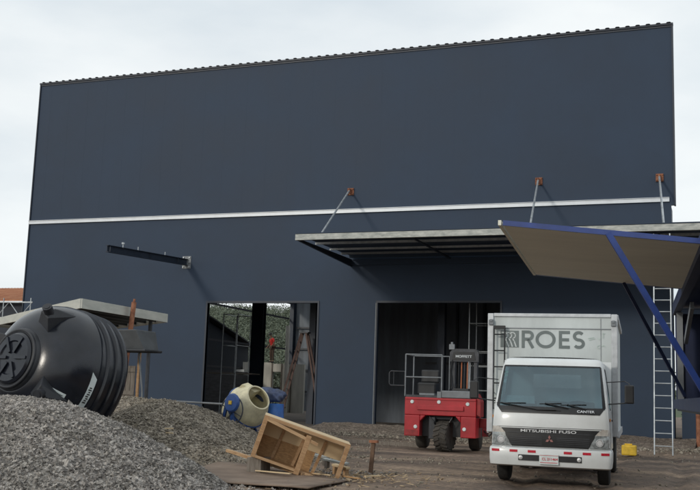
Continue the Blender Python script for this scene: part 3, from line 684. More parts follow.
AL = empty('step_ladder', (-16.4, 38.1, .07), 'tall dark stepladder standing open inside the left doorway', 'ladder')
for s in (-1, 1):
    f = MB()
    f.beam((-.95, -.35+s*.0-.25*s, 0), (-.12, -.1*s, 3.75), .05, .08); f.beam((.95, -.25*s, 0), (.10, -.1*s, 3.75), .05, .08); f.build('rail', 'stepl', AL)
for k in range(9):
    t = k/9.5; x = -.95+.83*t; w_ = .25-.15*t; f = MB(); f.beam((x, -w_-.05, 3.75*t+.25), (x, w_, 3.75*t+.25), .06, .02); f.build('step', 'dgrey', AL)
f = MB(); f.bb((-.2, -.15, 3.75), (.2, .15, 3.8)); f.build('top_cap', 'dgrey', AL)
def scaffold(loc, w_, d_, h_, lv, label, m='dgrey', brace=False):
    e = empty('scaffold_tower', loc, label, 'scaffold')
    for a in (0, w_):
        for b in (0, d_): f = MB(); f.tube([(a, b, 0), (a, b, h_)], .025, 8); f.build('post', m, e)
    for z in lv:
        f = MB(); [f.tube([(a, 0, z), (a, d_, z)], .02, 6) for a in (0, w_)]; [f.tube([(0, b, z), (w_, b, z)], .02, 6) for b in (0, d_)]; f.build('crossbar', m, e)
    for i in range(len(lv)-1 if brace else 0):
        f = MB(); f.tube([(0, 0, lv[i]), (w_, 0, lv[i+1])], .012, 6); f.tube([(w_, 0, lv[i]), (0, 0, lv[i+1])], .012, 6); f.build('brace', m, e)
    return e
sc = scaffold((-21.25, 40, .07), .72, 1.3, 4.75, (.5, 2.0, 3.3, 4.7), 'thin grey steel scaffold tower inside the left doorway', 'galv')
f = MB(); f.bb((-.9, .1, 2.02), (1.5, .9, 2.07)); f.build('plank', 'oldwood', sc)
scaffold((-9.35, 38, .07), 1.5, 1.2, 5.2, (.5, 1.6, 2.55, 3.1, 4.2), 'pale steel scaffold standing in the right doorway behind the truck', 'galv')

# outside the open side of the warehouse
SB = empty('block_wall', (-27, 57.5, 0), 'pale unfinished masonry wall under the worker seen through the left doorway', 'wall')
f = MB(); f.bb((-2.0, 0, 0), (-.95, .2, 3.17)); f.bb((-.95, 0, 0), (.1, .2, 3.17)); f.bb((.1, 0, 2.6), (.75, .2, 3.1)); f.bb((.75, 0, 0), (2.3, .2, 3.1)); f.build('panel', 'conc', SB)
f = MB(); [f.bb((x, -.05, 0), (x+.07, -.003, 3.15)) for x in (-1.0, .05, .72, 1.4)]; f.build('batten', 'oldwood', SB)
f = MB(); f.tube([(-25.75, 57.2, .05), (-25.8, 57.2, 5.5)], .13, 12); tag(f.build('pale_pole', 'conc', smooth=40), 'pale upright pole right of the worker in the left doorway', 'pole')
NS = empty('dark_shed', (-31, 56, 0), 'dark shed with sloping roof seen through the left part of the left doorway', 'shed')
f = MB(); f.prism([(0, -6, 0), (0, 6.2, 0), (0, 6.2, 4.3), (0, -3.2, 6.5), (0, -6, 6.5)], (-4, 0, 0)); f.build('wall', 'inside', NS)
f = MB(); f.beam((-1.8, 6.6, 4.38), (-1.8, -3.2, 6.66), 4.4, .08); f.build('roof', 'dgrey', NS)
f = MB()
f.bb((-28.9, 51.2, .07), (-28.2, 58.8, 2.5)); tag(f.build('material_stack', mat('dark stacked material', (.04, .04, .045), .8, 0, .5, 1.5, stretch=(1, 1, 8))), 'dark stack of building material low inside the left doorway', 'stack')
f = MB(); f.bb((-.3, -1.1, 0), (.3, 1.1, .16)); tag(f.build('sheet_bundle', 'galv', loc=(-28.55, 57.3, 2.5)), 'small bright metal sheet bundle lying on the dark stack in the left doorway', 'sheets')

def bush(loc, r, n, size, label):
    e = empty('bush', loc, label, 'bush', 'bushes beyond the open side'); cs = []; rs = []
    for k in range(7): cs.append((random.uniform(-r, r)*.6, random.uniform(-r, r)*.6, r*.5+random.uniform(0, r)*.8)); rs.append(r*random.uniform(.35, .55))
    V, F = leafcloud(cs, rs, n, size); o = npmesh('crown', V, F, 'leaf'); o.parent = e
    f = MB(); f.tube([(0, 0, -.1), (.05, 0, r*.8)], .06, 6); f.build('trunk', 'bark', e)
for i, (x, y, r_) in enumerate(((-31.5, 64.5, 1.5), (-33.5, 69, 1.9), (-37, 73, 2.2), (-30.8, 68, 1.3))):
    bush((x, y, 1.8 if i in (0, 3) else 1.2), r_, 260, .09, ['low light green bush just behind the worker', 'round bush behind the pale wall, right of the dark shed', 'larger dark bush farthest up beyond the worker', 'small bush beside the back corner of the warehouse'][i])

# ---------------------------------------------------------------- worker
def skinned(name, joints, edges, radii, m, parent=None, sub=2):
    me = bpy.data.meshes.new(name); me.from_pydata(joints, edges, []); o = bpy.data.objects.new(name, me); C.collection.objects.link(o)
    sk = o.modifiers.new('skin', 'SKIN'); sk.use_smooth_shade = True
    for i, r in enumerate(radii): me.skin_vertices[0].data[i].radius = r if isinstance(r, tuple) else (r, r)
    me.skin_vertices[0].data[0].use_root = True
    s_ = o.modifiers.new('sub', 'SUBSURF'); s_.levels = sub; s_.render_levels = sub
    bpy.context.view_layer.update(); m2 = bpy.data.meshes.new_from_object(o.evaluated_get(bpy.context.evaluated_depsgraph_get()))
    bpy.data.objects.remove(o); m2.materials.clear(); m2.materials.append(M[m]); m2.name = name
    q = bpy.data.objects.new(name, m2); C.collection.objects.link(q)
    for p_ in m2.polygons: p_.use_smooth = True
    if parent: q.parent = parent
    return q
WK = empty('person', (-27.0, 57.6, 3.17), 'worker in a red shirt and dark trousers standing on the pale wall, head bent down', 'person', rot=(0, 0, R(-35)))
WK.scale = (1.04,)*3
J = [(0, 0, .95), (0, -.02, 1.12), (0, -.05, 1.32), (0, -.08, 1.46), (0, -.12, 1.55), (0, -.17, 1.66),
     (.10, 0, .90), (.11, -.03, .50), (.12, .01, .09), (.12, -.13, .04),
     (-.10, 0, .90), (-.12, -.05, .50), (-.13, .0, .09), (-.13, -.14, .04),
     (.19, -.06, 1.42), (.25, -.07, 1.14), (.21, -.24, .97), (.20, -.30, .93),
     (-.19, -.06, 1.42), (-.26, -.05, 1.14), (-.22, -.22, .96), (-.21, -.28, .92)]
Ed = [(0, 1), (1, 2), (2, 3), (3, 4), (4, 5), (0, 6), (6, 7), (7, 8), (8, 9), (0, 10), (10, 11), (11, 12), (12, 13), (3, 14), (14, 15), (15, 16), (16, 17), (3, 18), (18, 19), (19, 20), (20, 21)]
Rd = [.12, .115, .13, .075, .05, (.085, .1), .09, .055, .04, .035, .09, .055, .04, .035, .055, .042, .03, .03, .055, .042, .03, .03]
for hnd, (hx_, hy_, hz_) in ((17, (.20, -.30, .93)), (21, (-.21, -.28, .92))):
    for k in range(4):
        b = len(J); J += [(hx_+(k-1.5)*.019, hy_-.04, hz_-.03), (hx_+(k-1.5)*.021, hy_-.055, hz_-.07-.01*(k in (1, 2)))]; Rd += [.009, .007]; Ed += [(hnd, b), (b, b+1)]
    b = len(J); J += [(hx_+.04*(1 if hx_ < 0 else -1), hy_-.01, hz_-.03)]; Rd += [.01]; Ed += [(hnd, b)]
skinned('body', J, Ed, Rd, 'skin', WK)
skinned('shirt', [J[0], J[1], J[2], (0, -.075, 1.44), J[14], (.235, -.07, 1.22), J[18], (-.24, -.06, 1.22)], [(0, 1), (1, 2), (2, 3), (3, 4), (4, 5), (3, 6), (6, 7)], [.138, .135, .15, .095, .075, .065, .075, .065], 'shirt', WK)
skinned('trousers', [(0, 0, .98), J[6], J[7], (.12, .01, .12), J[10], J[11], (-.13, 0, .12)], [(0, 1), (1, 2), (2, 3), (0, 4), (4, 5), (5, 6)], [.135, .108, .075, .06, .108, .075, .06], 'trouser', WK)
f = MB(); f.lathe([(.105, 0), (.11, .02), (.095, .08), (.05, .12), (0, .13)], (0, -.175, 1.70), (0, -.25, 1), 20); f.build('hair', 'dark', WK, smooth=True)
f = MB(); f.add([(0, -.275, 1.66), (-.018, -.262, 1.635), (.018, -.262, 1.635), (0, -.255, 1.685)], [(0, 1, 3), (0, 3, 2), (0, 2, 1), (1, 2, 3)]); f.build('nose', 'skin', WK)
for s in (-1, 1):
    f = MB(); f.lathe([(0, -.006), (.02, -.004), (.028, .004), (0, .006)], (s*.088, -.165, 1.665), (s, 0, 0), 10); f.build('ear', 'skin', WK)
    f = MB(); f.lathe([(0, -.008), (.011, 0), (0, .008)], (s*.035, -.262, 1.675), (0, -1, 0), 8); f.build('eye', 'dark', WK)
f = MB(); f.box((0, -.262, 1.612), (.045, .008, .010)); f.build('mouth', 'dullred', WK)
for s in (-1, 1):
    f = MB(); f.box((s*.125, -.07, .035), (.10, .27, .075)); f.build('boot', 'dark', WK, bevel=.025)

# ---------------------------------------------------------------- truck
TRK = empty('box_truck', (-2.72, 16.62, 0), 'white cab-over box truck facing the camera with grey lettering on its cargo box', 'truck', rot=(0, 0, R(4.5)))
SZ = [0.60, .75, .92, 1.08, 1.20, 1.27, 1.45, 1.65, 1.85, 1.96, 2.03, 2.08, 2.11]
HW = [.972, .970, .965, .958, .950, .943, .925, .900, .870, .850, .835, .81, .76]
YF = [.05, .04, .045, .06, .085, .115, .20, .295, .39, .445, .49, .545, .64]
def hw(z): return float(np.interp(z, SZ, HW))
def yfr(z): return float(np.interp(z, SZ, YF))
def fy(x, z, off=0):
    s = min(1, abs(x)/hw(z)); return yfr(z)+.26*(1-(1-s**7)**(1/7))+.05*s*s-off
S_COL = [-1, -.985, -.95, -.93, -.90, -.8, -.6, -.4, -.2, 0, .2, .4, .6, .8, .90, .93, .95, .985, 1]
def cabrow(z): return [(s*hw(z), fy(s*hw(z), z), z) for s in S_COL]
f = MB(); P = [cabrow(z) for z in SZ]; nc = len(S_COL)
vs = [p for r in P for p in r]; fs = []
for i in range(len(SZ)-1):
    for j in range(nc-1):
        if SZ[i] >= 1.27 and SZ[i+1] <= 1.96 and S_COL[j] >= -.93 and S_COL[j+1] <= .93: continue
        fs.append((i*nc+j, i*nc+j+1, (i+1)*nc+j+1, (i+1)*nc+j))
f.add(vs, fs)
YB = 1.62
for s in (0, nc-1):
    rows = []
    for i, z in enumerate(SZ):
        a = Vector(P[i][s]); b = Vector((a.x, YB, z)); rows.append([a.lerp(b, t) for t in (0, .12, .3, .85, 1)])
    v0 = [p for r in rows for p in r]; f0 = []
    for i in range(len(SZ)-1):
        for j in range(4):
            if 5 <= i <= 8 and j in (1, 2): continue     # door windows
            f0.append((i*5+j, i*5+j+1, (i+1)*5+j+1, (i+1)*5+j))
    f.add(v0, f0)
top = P[-1]; roof = [[Vector(p).lerp(Vector((p[0]*.97, YB, 2.11)), t)+Vector((0, 0, .035*math.sin(math.pi*min(1, t*1.2+.1))**.5*(1-(abs(p[0])/.78)**4) if abs(p[0]) < .78 else 0)) for p in top] for t in (0, .08, .2, .5, .9, 1)]
f.grid(roof)
# back wall of the cab with a wide rear window
xs_ = [-.95, -.42, .42, .95]; zs_ = [.6, 1.62, 1.86, 2.1]
for i in range(3):
    for j in range(3):
        if i == 1 and j == 1: continue
        f.add([(xs_[i], YB, zs_[j]), (xs_[i+1], YB, zs_[j]), (xs_[i+1], YB, zs_[j+1]), (xs_[i], YB, zs_[j+1])], [(0, 1, 2, 3)])
CAB = f.build('cab', 'white', TRK, smooth=38)
def patch(z0, z1, xa0, xa1, xb0, xb1, off, nz_=6, nx_=14, tf=None):
    P = []
    for i in range(nz_+1):
        t = i/nz_; z = z0+(z1-z0)*t; a = xa0+(xb0-xa0)*t; b = xa1+(xb1-xa1)*t
        P.append([(x, fy(x, z, off), z) for x in [a+(b-a)*j/nx_ for j in range(nx_+1)]])
    return P
f = MB(); f.grid(patch(1.262, 1.965, -.885, .885, -.80, .80, .004, 8, 20)); f.build('windscreen', 'glass', TRK, smooth=60, fix=False)
f = MB()   # black ceramic border with rounded lower corners
f.grid(patch(1.175, 1.285, -.80, .80, -.885, .885, .007, 4, 20)); f.grid(patch(1.285, 1.965, -.893, -.845, -.815, -.79, .008, 6, 2)); f.grid(patch(1.285, 1.965, .845, .893, .79, .815, .008, 6, 2)); f.grid(patch(1.955, 1.98, -.812, .812, -.80, .80, .009, 1, 16))
f.build('windscreen_border', 'black', TRK, smooth=60, fix=False)
def ctext(s, size, name, m, x, z, so, ly=0, **kw):
    y = fy(x, z, so); dz = .02; sl = math.atan2(yfr(z+dz)-yfr(z-dz), 2*dz)
    return text(s, size, name, m, TRK, (x, y, z), rot=(R(90)-sl, 0, ly), **kw)
ctext('CANTER', .058, 'model_lettering', 'silver', .58, 1.225, .05, ly=R(6), off=.001, sx=1.25)
f = MB(); f.grid(patch(.63, .925, -.62, .62, -.80, .80, .010, 6, 16)); gr_ = f.build('grille', 'black', TRK, smooth=60, fix=False)
f = MB()
for z in (.66, .69, .72, .75, .78): f.grid(patch(z, z+.010, -.64, -.12, -.64, -.12, .018, 1, 8)); f.grid(patch(z, z+.010, .12, .64, .12, .64, .018, 1, 8))
f.grid(patch(.852, .862, -.70, .70, -.70, .70, .022, 1, 16)); f.build('grille_slat', 'dgrey', gr_)
ctext('MITSUBISHI FUSO', .060, 'grille_lettering', 'silver', -.02, .885, .03, off=.0008, sx=1.95)
f = MB()   # three diamonds
for a in (90, 210, 330):
    c = Vector((math.cos(R(a)), 0, math.sin(R(a)))); p = Vector((-c.z, 0, c.x)); L3 = .072; w3 = .021
    b0 = Vector((0, 0, 0)); q = [b0, c*L3*.5+p*w3, c*L3, c*L3*.5-p*w3]; f.prism(q, (0, .008, 0))
em = f.build('emblem', mat('dull red silver badge', (.30, .14, .13), .4, .3), TRK, loc=(0, fy(0, .755, .03), .755))
for s in (-1, 1):
    def hp(z, a, b, off): return [(s*x, fy(x, z, off), z) for x in [a+(b-a)*j/8 for j in range(9)]]
    f = MB(); f.grid([hp(.635, .64, .965, .012), hp(.72, .67, .968, .014), hp(.80, .72, .968, .014), hp(.845, .73, .966, .012)]); hl = f.build('headlight', 'lampglass', TRK, smooth=60)
    f = MB(); f.grid([hp(.845, .73, .966, .010), hp(.90, .78, .964, .011), hp(.945, .84, .962, .010)]); f.build('indicator', mat('clear indicator lens', (.45, .42, .38), .2, 0, .2, 20, coat=1) , TRK, smooth=60)
    f = MB(); f.ring((s*.80, fy(.80, .73, .02), .73), (0, 1, 0), .055, .008, 20, 6); f.lathe([(0, 0), (.045, -.004)], (s*.80, fy(.80, .73, .02), .73), (0, 1, 0), 16); f.build('lamp_reflector', 'silver', hl)
f = MB()   # cowl seam under windscreen and between the front panels
f.grid(patch(.94, .948, -.955, .955, -.955, .955, .004, 1, 20)); f.build('panel_gap', 'dgrey', TRK)
# bumper
f = MB(); P = []
for z, o_, wd in ((.31, .04, .96), (.33, .07, .985), (.42, .085, .995), (.56, .085, .998), (.60, .07, .99), (.615, .03, .975)):
    P.append([(s*wd, yfr(.7)-o_+.20*(1-(1-abs(s)**7)**(1/7))+.05*s*s, z) for s in S_COL])
f.grid(P)
for e in (0, -1): f.grid([[p[e], (p[e][0], .55, p[e][2])] for p in P])
f.build('bumper', 'white', TRK, smooth=45, solid=.01)
def by(x, off=0): s = abs(x)/.995; return yfr(.7)-.085+.20*(1-(1-min(1, s)**7)**(1/7))+.05*s*s-off
f = MB(); f.grid([[(x, by(x, .012), z) for x in np.linspace(-.50, .52, 15)] for z in (.405, .425, .48, .50)]); f.build('bumper_intake', 'black', TRK)
for x in (-.46, .48):
    f = MB(); f.lathe([(0, 0), (.03, 0), (.034, -.012), (0, -.016)], (x, by(x, .012), .453), (0, 1, 0), 16); f.build('fog_lamp', 'silver', TRK)
for c in (-.88, -.58, -.28, .30, .60, .89):
    f = MB(); f.grid([[(x, by(x, .011), z) for x in np.linspace(c-.065, c+.065, 5)] for z in (.535, .575)]); f.build('reflector_strip', 'redref', TRK)
f = MB(); f.box((0, by(0, .03), .44), (.31, .012, .165)); np_ = f.build('number_plate', 'paper', TRK, bevel=.004)
text('CL 211464', .057, 'plate_number', 'redref', np_, (.015, by(0, .039), .443), ext=.001, off=.001)
f = MB(); f.bb((-.14, by(0, .038), .382), (.14, by(0, .036), .392)); f.bb((-.15, by(0, .038), .50), (.15, by(0, .036), .506)); f.build('plate_border', 'redref', np_)
# wipers, visor line, stickers, interior
for (x0_, x1_, z0_, z1_) in ((-.22, -.82, 1.24, 1.335), (-.22, .10, 1.235, 1.24), (.30, -.08, 1.275, 1.345), (.72, .28, 1.235, 1.335)):
    f = MB(); f.tube([(x0_+(x1_-x0_)*t, fy(x0_+(x1_-x0_)*t, z0_+(z1_-z0_)*t, .03), z0_+(z1_-z0_)*t) for t in np.linspace(0, 1, 8)], .010, 6)
    f.tube([(x0_+(x1_-x0_)*t, fy(x0_+(x1_-x0_)*t, z1_+.01, .018), z1_+.012-.02*t) for t in np.linspace(.3, 1.25, 8)], .008, 6)
    f.build('wiper', 'black', TRK)
for (x, z, w_, h_, m_) in ((-.77, 1.855, .07, .04, 'green'), (-.775, 1.80, .07, .035, 'green'), (-.795, 1.70, .075, .055, 'paper')):
    f = MB(); f.grid([[(xx, fy(xx, zz_, -.012), zz_) for xx in np.linspace(x-w_/2, x+w_/2, 3)] for zz_ in (z-h_/2, z+h_/2)]); f.build('windscreen_sticker', m_, TRK, fix=False)
f = MB(); f.add([(-.82, .36, 1.33), (-.27, .34, 1.33), (-.29, .44, 1.46), (-.83, .46, 1.46)], [(0, 1, 2, 3)]); f.build('dashboard_paper', 'paper', TRK)
f = MB(); f.prism([(-.9, .22, 1.10), (-.9, .24, 1.27), (-.9, .55, 1.29), (-.9, .60, 1.0)], (1.8, 0, 0)); f.build('dashboard', 'black', TRK, bevel=.02)
f = MB(); f.ring((.42, .66, 1.30), (0, -.5, 1), .20, .014, 32, 8); f.tube([(.42, .66, 1.30), (.42, .45, 1.15)], .03, 8); f.build('steering_wheel', 'black', TRK, smooth=True)
for x in (-.55, .0, .46):
    f = MB(); f.bb((x-.22, .95, .95), (x+.22, 1.4, 1.05)); f.bb((x-.21, 1.30, 1.05), (x+.21, 1.44, 1.38)); f.build('seat', 'tankdusty', TRK, bevel=.03)
f = MB(); f.bb((-.09, .52, 1.84), (.09, .55, 1.90)); f.build('inner_mirror', 'black', TRK)
for s in (-1, 1):
    f = MB(); f.tube([(s*.94, .32, 1.36), (s*1.18, .15, 1.385), (s*1.27, .12, 1.40)], .012, 6); f.tube([(s*.90, .42, 1.72), (s*1.20, .18, 1.74), (s*1.27, .14, 1.70), (s*1.27, .12, 1.40)], .009, 6)
    mrr = f.build('mirror_arm', 'black', TRK)
    f = MB(); f.box((s*1.27, .13, 1.53), (.15, .06, .30)); f.build('mirror_housing', 'black', mrr, bevel=.02)
    f = MB(); f.add([(s*.945, .75, 1.29), (s*.945, 1.25, 1.29), (s*.95, 1.25, 1.25), (s*.95, .75, 1.25)], [(0, 1, 2, 3)]); f.build('window_seal', 'black', TRK)
    f = MB(); rows = []
    for z in (1.26, 1.45, 1.65, 1.85, 1.98): a = fy(hw(z), z); rows.append([(s*(hw(z)-.01), a+(YB-a)*t, z) for t in (.1, .87)])
    f.grid(rows); f.build('door_window', 'glass', TRK, fix=False)
for s in (-1, 1):
    f = MB()
    for yq in (.42, 1.42): f.bb((s*(hw(.9)+.001), yq, .66), (s*(hw(.9)+.004), yq+.010, 1.24))
    f.build('door_seam', 'dgrey', TRK)
    f = MB(); f.box((s*(hw(1.1)+.012), 1.28, 1.08), (.02, .14, .03)); f.build('door_handle', 'black', TRK, bevel=.005)
    f = MB(); f.box((s*(hw(1.1)+.008), .30, 1.10), (.015, .09, .05)); f.build('side_indicator', 'amber', TRK, bevel=.005)
f = MB(); f.bb((-.86, .70, .43), (.86, .74, .60)); f.bb((-.6, .3, .36), (.6, .5, .44)); f.build('cross_member', 'dgrey', TRK)
# wheels
def wheel(x, y, r, w_, dual=False):
    f = MB(); f.lathe([(r*.58, -w_/2), (r*.9, -w_/2), (r*.985, -w_*.38), (r, -w_*.25), (r, w_*.25), (r*.985, w_*.38), (r*.9, w_/2), (r*.58, w_/2)], (x, y, r), (1, 0, 0), 40)
    t = f.build('wheel', 'rubber', TRK, smooth=40)
    s = 1 if x > 0 else -1
    f = MB(); f.lathe([(r*.6, w_*.42*s), (r*.5, w_*.2*s), (r*.3, w_*.25*s), (r*.28, w_*.5*s), (0, w_*.52*s)], (x, y, r), (1, 0, 0), 24); f.build('rim', 'grey', t, smooth=30)
for s in (-1, 1): wheel(s*.84, .95, .375, .20)
for s in (-1, 1): wheel(s*.86, 4.3, .375, .22); wheel(s*.61, 4.3, .375, .22)
f = MB(); f.bb((-.42, .35, .42), (-.34, 5.9, .58)); f.bb((.34, .35, .42), (.42, 5.9, .58)); [f.bb((-.34, y, .45), (.34, y+.08, .56)) for y in (.6, 1.8, 3, 4.2, 5.4)]; f.bb((-.8, .92, .33), (.8, 1.0, .42)); f.bb((-.30, .5, .28), (.30, 1.4, .60)); f.bb((-.8, 4.25, .33), (.8, 4.35, .42))
f.build('chassis', 'dgrey', TRK)
for s in (-1, 1):
    f = MB(); f.bb((s*.66, 1.45, .30), (s*.96, 1.48, .85)); f.build('mudflap', 'rubber', TRK)
# cargo box
BX0, BX1, BY0, BY1, BZ0, BZ1 = -1.30, 1.06, 1.86, 6.05, .78, 2.98
f = MB(); f.bb((BX0+.03, BY0, BZ0), (BX1-.03, BY1, BZ1-.02)); BXO = f.build('cargo_box', 'boxwhite', TRK)
for x in (BX0, BX1-.11):
    f = MB(); f.bb((x, BY0-.035, BZ0), (x+.11, BY0+.08, BZ1)); f.build('corner_post', 'alu', BXO, bevel=.012)
f = MB(); f.bb((BX0+.112, BY0-.03, BZ1-.06), (BX1-.112, BY0+.06, BZ1+.005)); f.build('top_rail', 'alu', BXO, bevel=.01)
f = MB(); f.bb((BX0+.112, BY0-.014, 2.70), (BX1-.112, BY0-.002, 2.715)); f.bb((BX1-.30, BY0-.012, 1.0), (BX1-.293, BY0-.002, 2.9)); f.build('panel_joint', 'grey', BXO)
for x in (BX0+.04, BX1-.10):
    f = MB(); f.box((x+.03, BY0-.05, BZ1-.17), (.09, .05, .10)); f.box((x+.03, BY0-.075, BZ1-.14), (.05, .03, .05)); f.build('corner_bracket', 'grey', BXO, bevel=.008)
for xa, xb in ((BX0-.012, BX0+.028), (BX1-.028, BX1+.012)):
    for za, zb in ((BZ1-.08, BZ1), (BZ0-.02, BZ0+.1)):
        f = MB(); f.bb((xa, BY0+.1, za), (xb, BY1, zb)); f.build('side_rail', 'alu', BXO)
# ladder on the box front
f = MB(); lx0, lx1 = BX0+.13, BX0+.33; fyb = BY0-.10
for x in (lx0, lx1): f.tube([(x, fyb, 1.2), (x, fyb, 2.74)], .014, 8)
for z in (1.4, 1.68, 1.98, 2.28, 2.58, 2.73): f.tube([(lx0, fyb, z), (lx1, fyb, z)], .013, 8)
for z in (1.5, 2.7): f.tube([(lx0, fyb, z), (lx0, BY0, z)], .01, 6); f.tube([(lx1, fyb, z), (lx1, BY0, z)], .01, 6)
f.bb((lx0-.01, fyb-.02, 2.69), (lx1+.01, fyb+.02, 2.745)); f.build('access_ladder', 'black', TRK)
# lettering: a square mark of two nested R strokes, then the word
ly_ = BY0-.006; zc = 2.505; lx = BX0+.24
f = MB(); f.bb((lx, BY0-.008, zc-.155), (lx+.34, BY0-.001, zc+.155)); mk = f.build('logo_square', 'letter', BXO)
def rstroke(ox, sc_, name):
    f = MB()
    pts = [(0, .12), (.07, .12), (.105, .085), (.105, .045), (.07, .01), (.055, .005), (.085, -.04), (.12, -.14)]
    for i in range(len(pts)-1):
        a = Vector((lx+ox+pts[i][0]*sc_, BY0-.0105, zc+pts[i][1])); b = Vector((lx+ox+pts[i+1][0]*sc_, BY0-.0105, zc+pts[i+1][1])); d = (b-a).normalized()*.008
        f.beam(a-d, b+d, .003, .024, up=(0, -1, 0)) if 0 else f.beam(a-d, b+d, .022, .003, up=(0, -1, 0))
    f.build(name, 'boxwhite', mk)
rstroke(.03, 1.0, 'logo_stroke'); rstroke(.10, 1.0, 'logo_stroke'); rstroke(.17, 1.0, 'logo_stroke')
def strokes(name, polys, wd, m):
    f = MB()
    for pts in polys:
        n_ = len(pts); Lr = []
        for i, p in enumerate(pts):
            a = Vector(pts[max(i-1, 0)]); b = Vector(pts[min(i+1, n_-1)]); d = (b-a)
            if pts[0] == pts[-1] and i in (0, n_-1): d = Vector(pts[1])-Vector(pts[-2])
            d.normalize(); nn = Vector((-d.y, d.x))*wd/2
            Lr.append((Vector(p)+nn, Vector(p)-nn))
        for i in range(n_-1):
            q = [Lr[i][0], Lr[i][1], Lr[i+1][1], Lr[i+1][0]]; f.prism([(v_.x, BY0-.008, v_.y) for v_ in q], (0, .006, 0))
    return f.build(name, m, BXO)
def arc(cx, cz, rx, rz, a0, a1, n_=18): return [(cx+rx*math.cos(R(a0+(a1-a0)*i/n_)), cz+rz*math.sin(R(a0+(a1-a0)*i/n_))) for i in range(n_+1)]
hh = .135; wd = .055
x = lx+.42
strokes('letter_R', [[(x, zc-hh-.027), (x, zc+hh+.027)], [(x+.027, zc+hh), (x+.10, zc+hh)]+arc(x+.10, zc+.068, .068, .067, 90, -90, 12)+[(x+.027, zc+.001)], [(x+.09, zc+.0), (x+.18, zc-hh-.027)]], wd, 'letter')
x += .41
strokes('letter_O', [arc(x, zc, .155, .135, 0, 360, 36)], wd, 'letter')
x += .27
strokes('letter_E', [[(x, zc-hh-.027), (x, zc+hh+.027)], [(x+.027, zc+hh), (x+.17, zc+hh)], [(x+.027, zc), (x+.155, zc)], [(x+.027, zc-hh), (x+.17, zc-hh)]], wd, 'letter')
x += .33
strokes('letter_S', [arc(x, zc+.068, .078, .067, 35, 270, 16)+arc(x, zc-.067, .082, .068, 90, -145, 16)[1:]], wd, 'letter')
x += .17
strokes('faded_mark', [[(x, zc+.03), (x+.10, zc+.05)], [(x+.02, zc+.0), (x+.12, zc+.03)], arc(x+.20, zc+.06, .035, .04, -150, 20, 8), [(x+.27, zc+.13), (x+.27, zc+.04)], [(x+.25, zc+.12), (x+.30, zc+.12)], arc(x+.19, zc-.12, .03, .028, 60, 300, 8), arc(x+.27, zc-.12, .03, .025, 180, 0, 6)], .014, 'faint')

# ---------------------------------------------------------------- forklift
FK = empty('truck_mounted_forklift', (-6.9, 25.1, 0), 'red three wheeled site forklift with a guard rail cage, parked at the right doorway', 'forklift', rot=(0, 0, R(4)))
f = MB()
def archpoly(x0, x1, z0, z1, ax0, ax1, az):
    p = [(x0, z0), (x0, z1), (x1, z1), (x1, z0), (ax1, z0), (ax1, az-.16), (ax1-.12, az-.03), (ax1-.3, az), (ax0+.3, az), (ax0+.12, az-.03), (ax0, az-.16), (ax0, z0)]
    return p
p = archpoly(-.96, .98, .36, 1.36, -.55, .52, .90)
# split concave front into convex pieces
f.bb((-.96, 0, .36), (-.552, .85, .90)); f.bb((.522, 0, .36), (.92, .85, .90)); f.bb((-.96, 0, .902), (.92, .85, 1.36))
f.prism([(-.55, .0, .9), (-.55, .0, .74), (-.40, 0, .9)], (0, .3, 0)); f.prism([(.52, .0, .9), (.38, .0, .9), (.52, 0, .74)], (0, .3, 0))
FB = f.build('body', 'red', FK, bevel=.02)
f = MB(); f.bb((-.62, -.045, 1.04), (.6, -.002, 1.16)); f.bb((-.95, -.02, 1.30), (.91, -.002, 1.355)); f.build('rear_ledge', 'red', FB, bevel=.008)
f = MB(); f.bb((-.55, .35, .36), (.52, .84, .898)); f.build('wheel_arch', 'black', FB)
f = MB(); f.bb((.02, -.03, 1.363), (.80, .9, 1.55)); f.build('engine_cover', 'grey', FK, bevel=.02)
f = MB(); f.bb((-.94, .02, 1.362), (.0, .84, 1.42)); f.bb((-.6, .86, .5), (.6, 1.3, 1.2)); f.build('deck', 'dgrey', FK)
f = MB(); f.bb((-.60, .10, 1.422), (-.2, .4, 1.47)); f.bb((-.1, -.02, 1.36), (.01, .1, 1.52)); f.build('deck_bracket', 'grey', FK)
for (x, z) in ((-.76, 1.24), (-.05, 1.25), (.70, 1.22), (-.66, .60), (.62, .58)):
    f = MB(); f.lathe([(0, -.02), (.04, -.02), (.05, 0), (0, .003)], (x, -.006-(.0 if z < 1 else .0), z), (0, 1, 0), 16); f.build('marker_lamp', 'paper', FB, smooth=40)
# rear steer wheel
wy = .28; wr = .385
STW = empty('steer', (0, 0, 0), None, None)
bpy.data.objects.remove(STW)
f = MB(); wa_ = Vector((math.cos(R(-12)), math.sin(R(-12)), 0)); wcn = Vector((.06, wy, wr)); ww = .36
f.lathe([(wr*.5, -ww/2), (wr*.86, -ww/2), (wr*.93, -ww*.42), (wr*.945, 0), (wr*.93, ww*.42), (wr*.86, ww/2), (wr*.5, ww/2)], wcn, wa_, 40)
u = Vector((0, 0, 1)); v = wa_.cross(u)
for k in range(18):
    for s in (-1, 1):
        a = 2*math.pi*(k+(.5 if s > 0 else 0))/18; d = u*math.cos(a)+v*math.sin(a); a2 = a+.16; d2 = u*math.cos(a2)+v*math.sin(a2)
        f.beam(wcn+d*wr*.965+wa_*(s*.01), wcn+d2*wr*.95+wa_*s*ww*.48, .05, .04, up=d)
WH = f.build('wheel', 'dusty', FK)
f = MB(); f.lathe([(wr*.52, -ww*.4), (wr*.4, -ww*.2), (0, -ww*.2)], wcn, wa_, 24); f.build('rim', 'dullred', WH)
f = MB(); f.bb((-.33, .1, .30), (-.16, .5, .86)); f.bb((-.33, .2, .80), (.28, .45, .895)); f.build('steer_fork', 'dgrey', FK, bevel=.02)
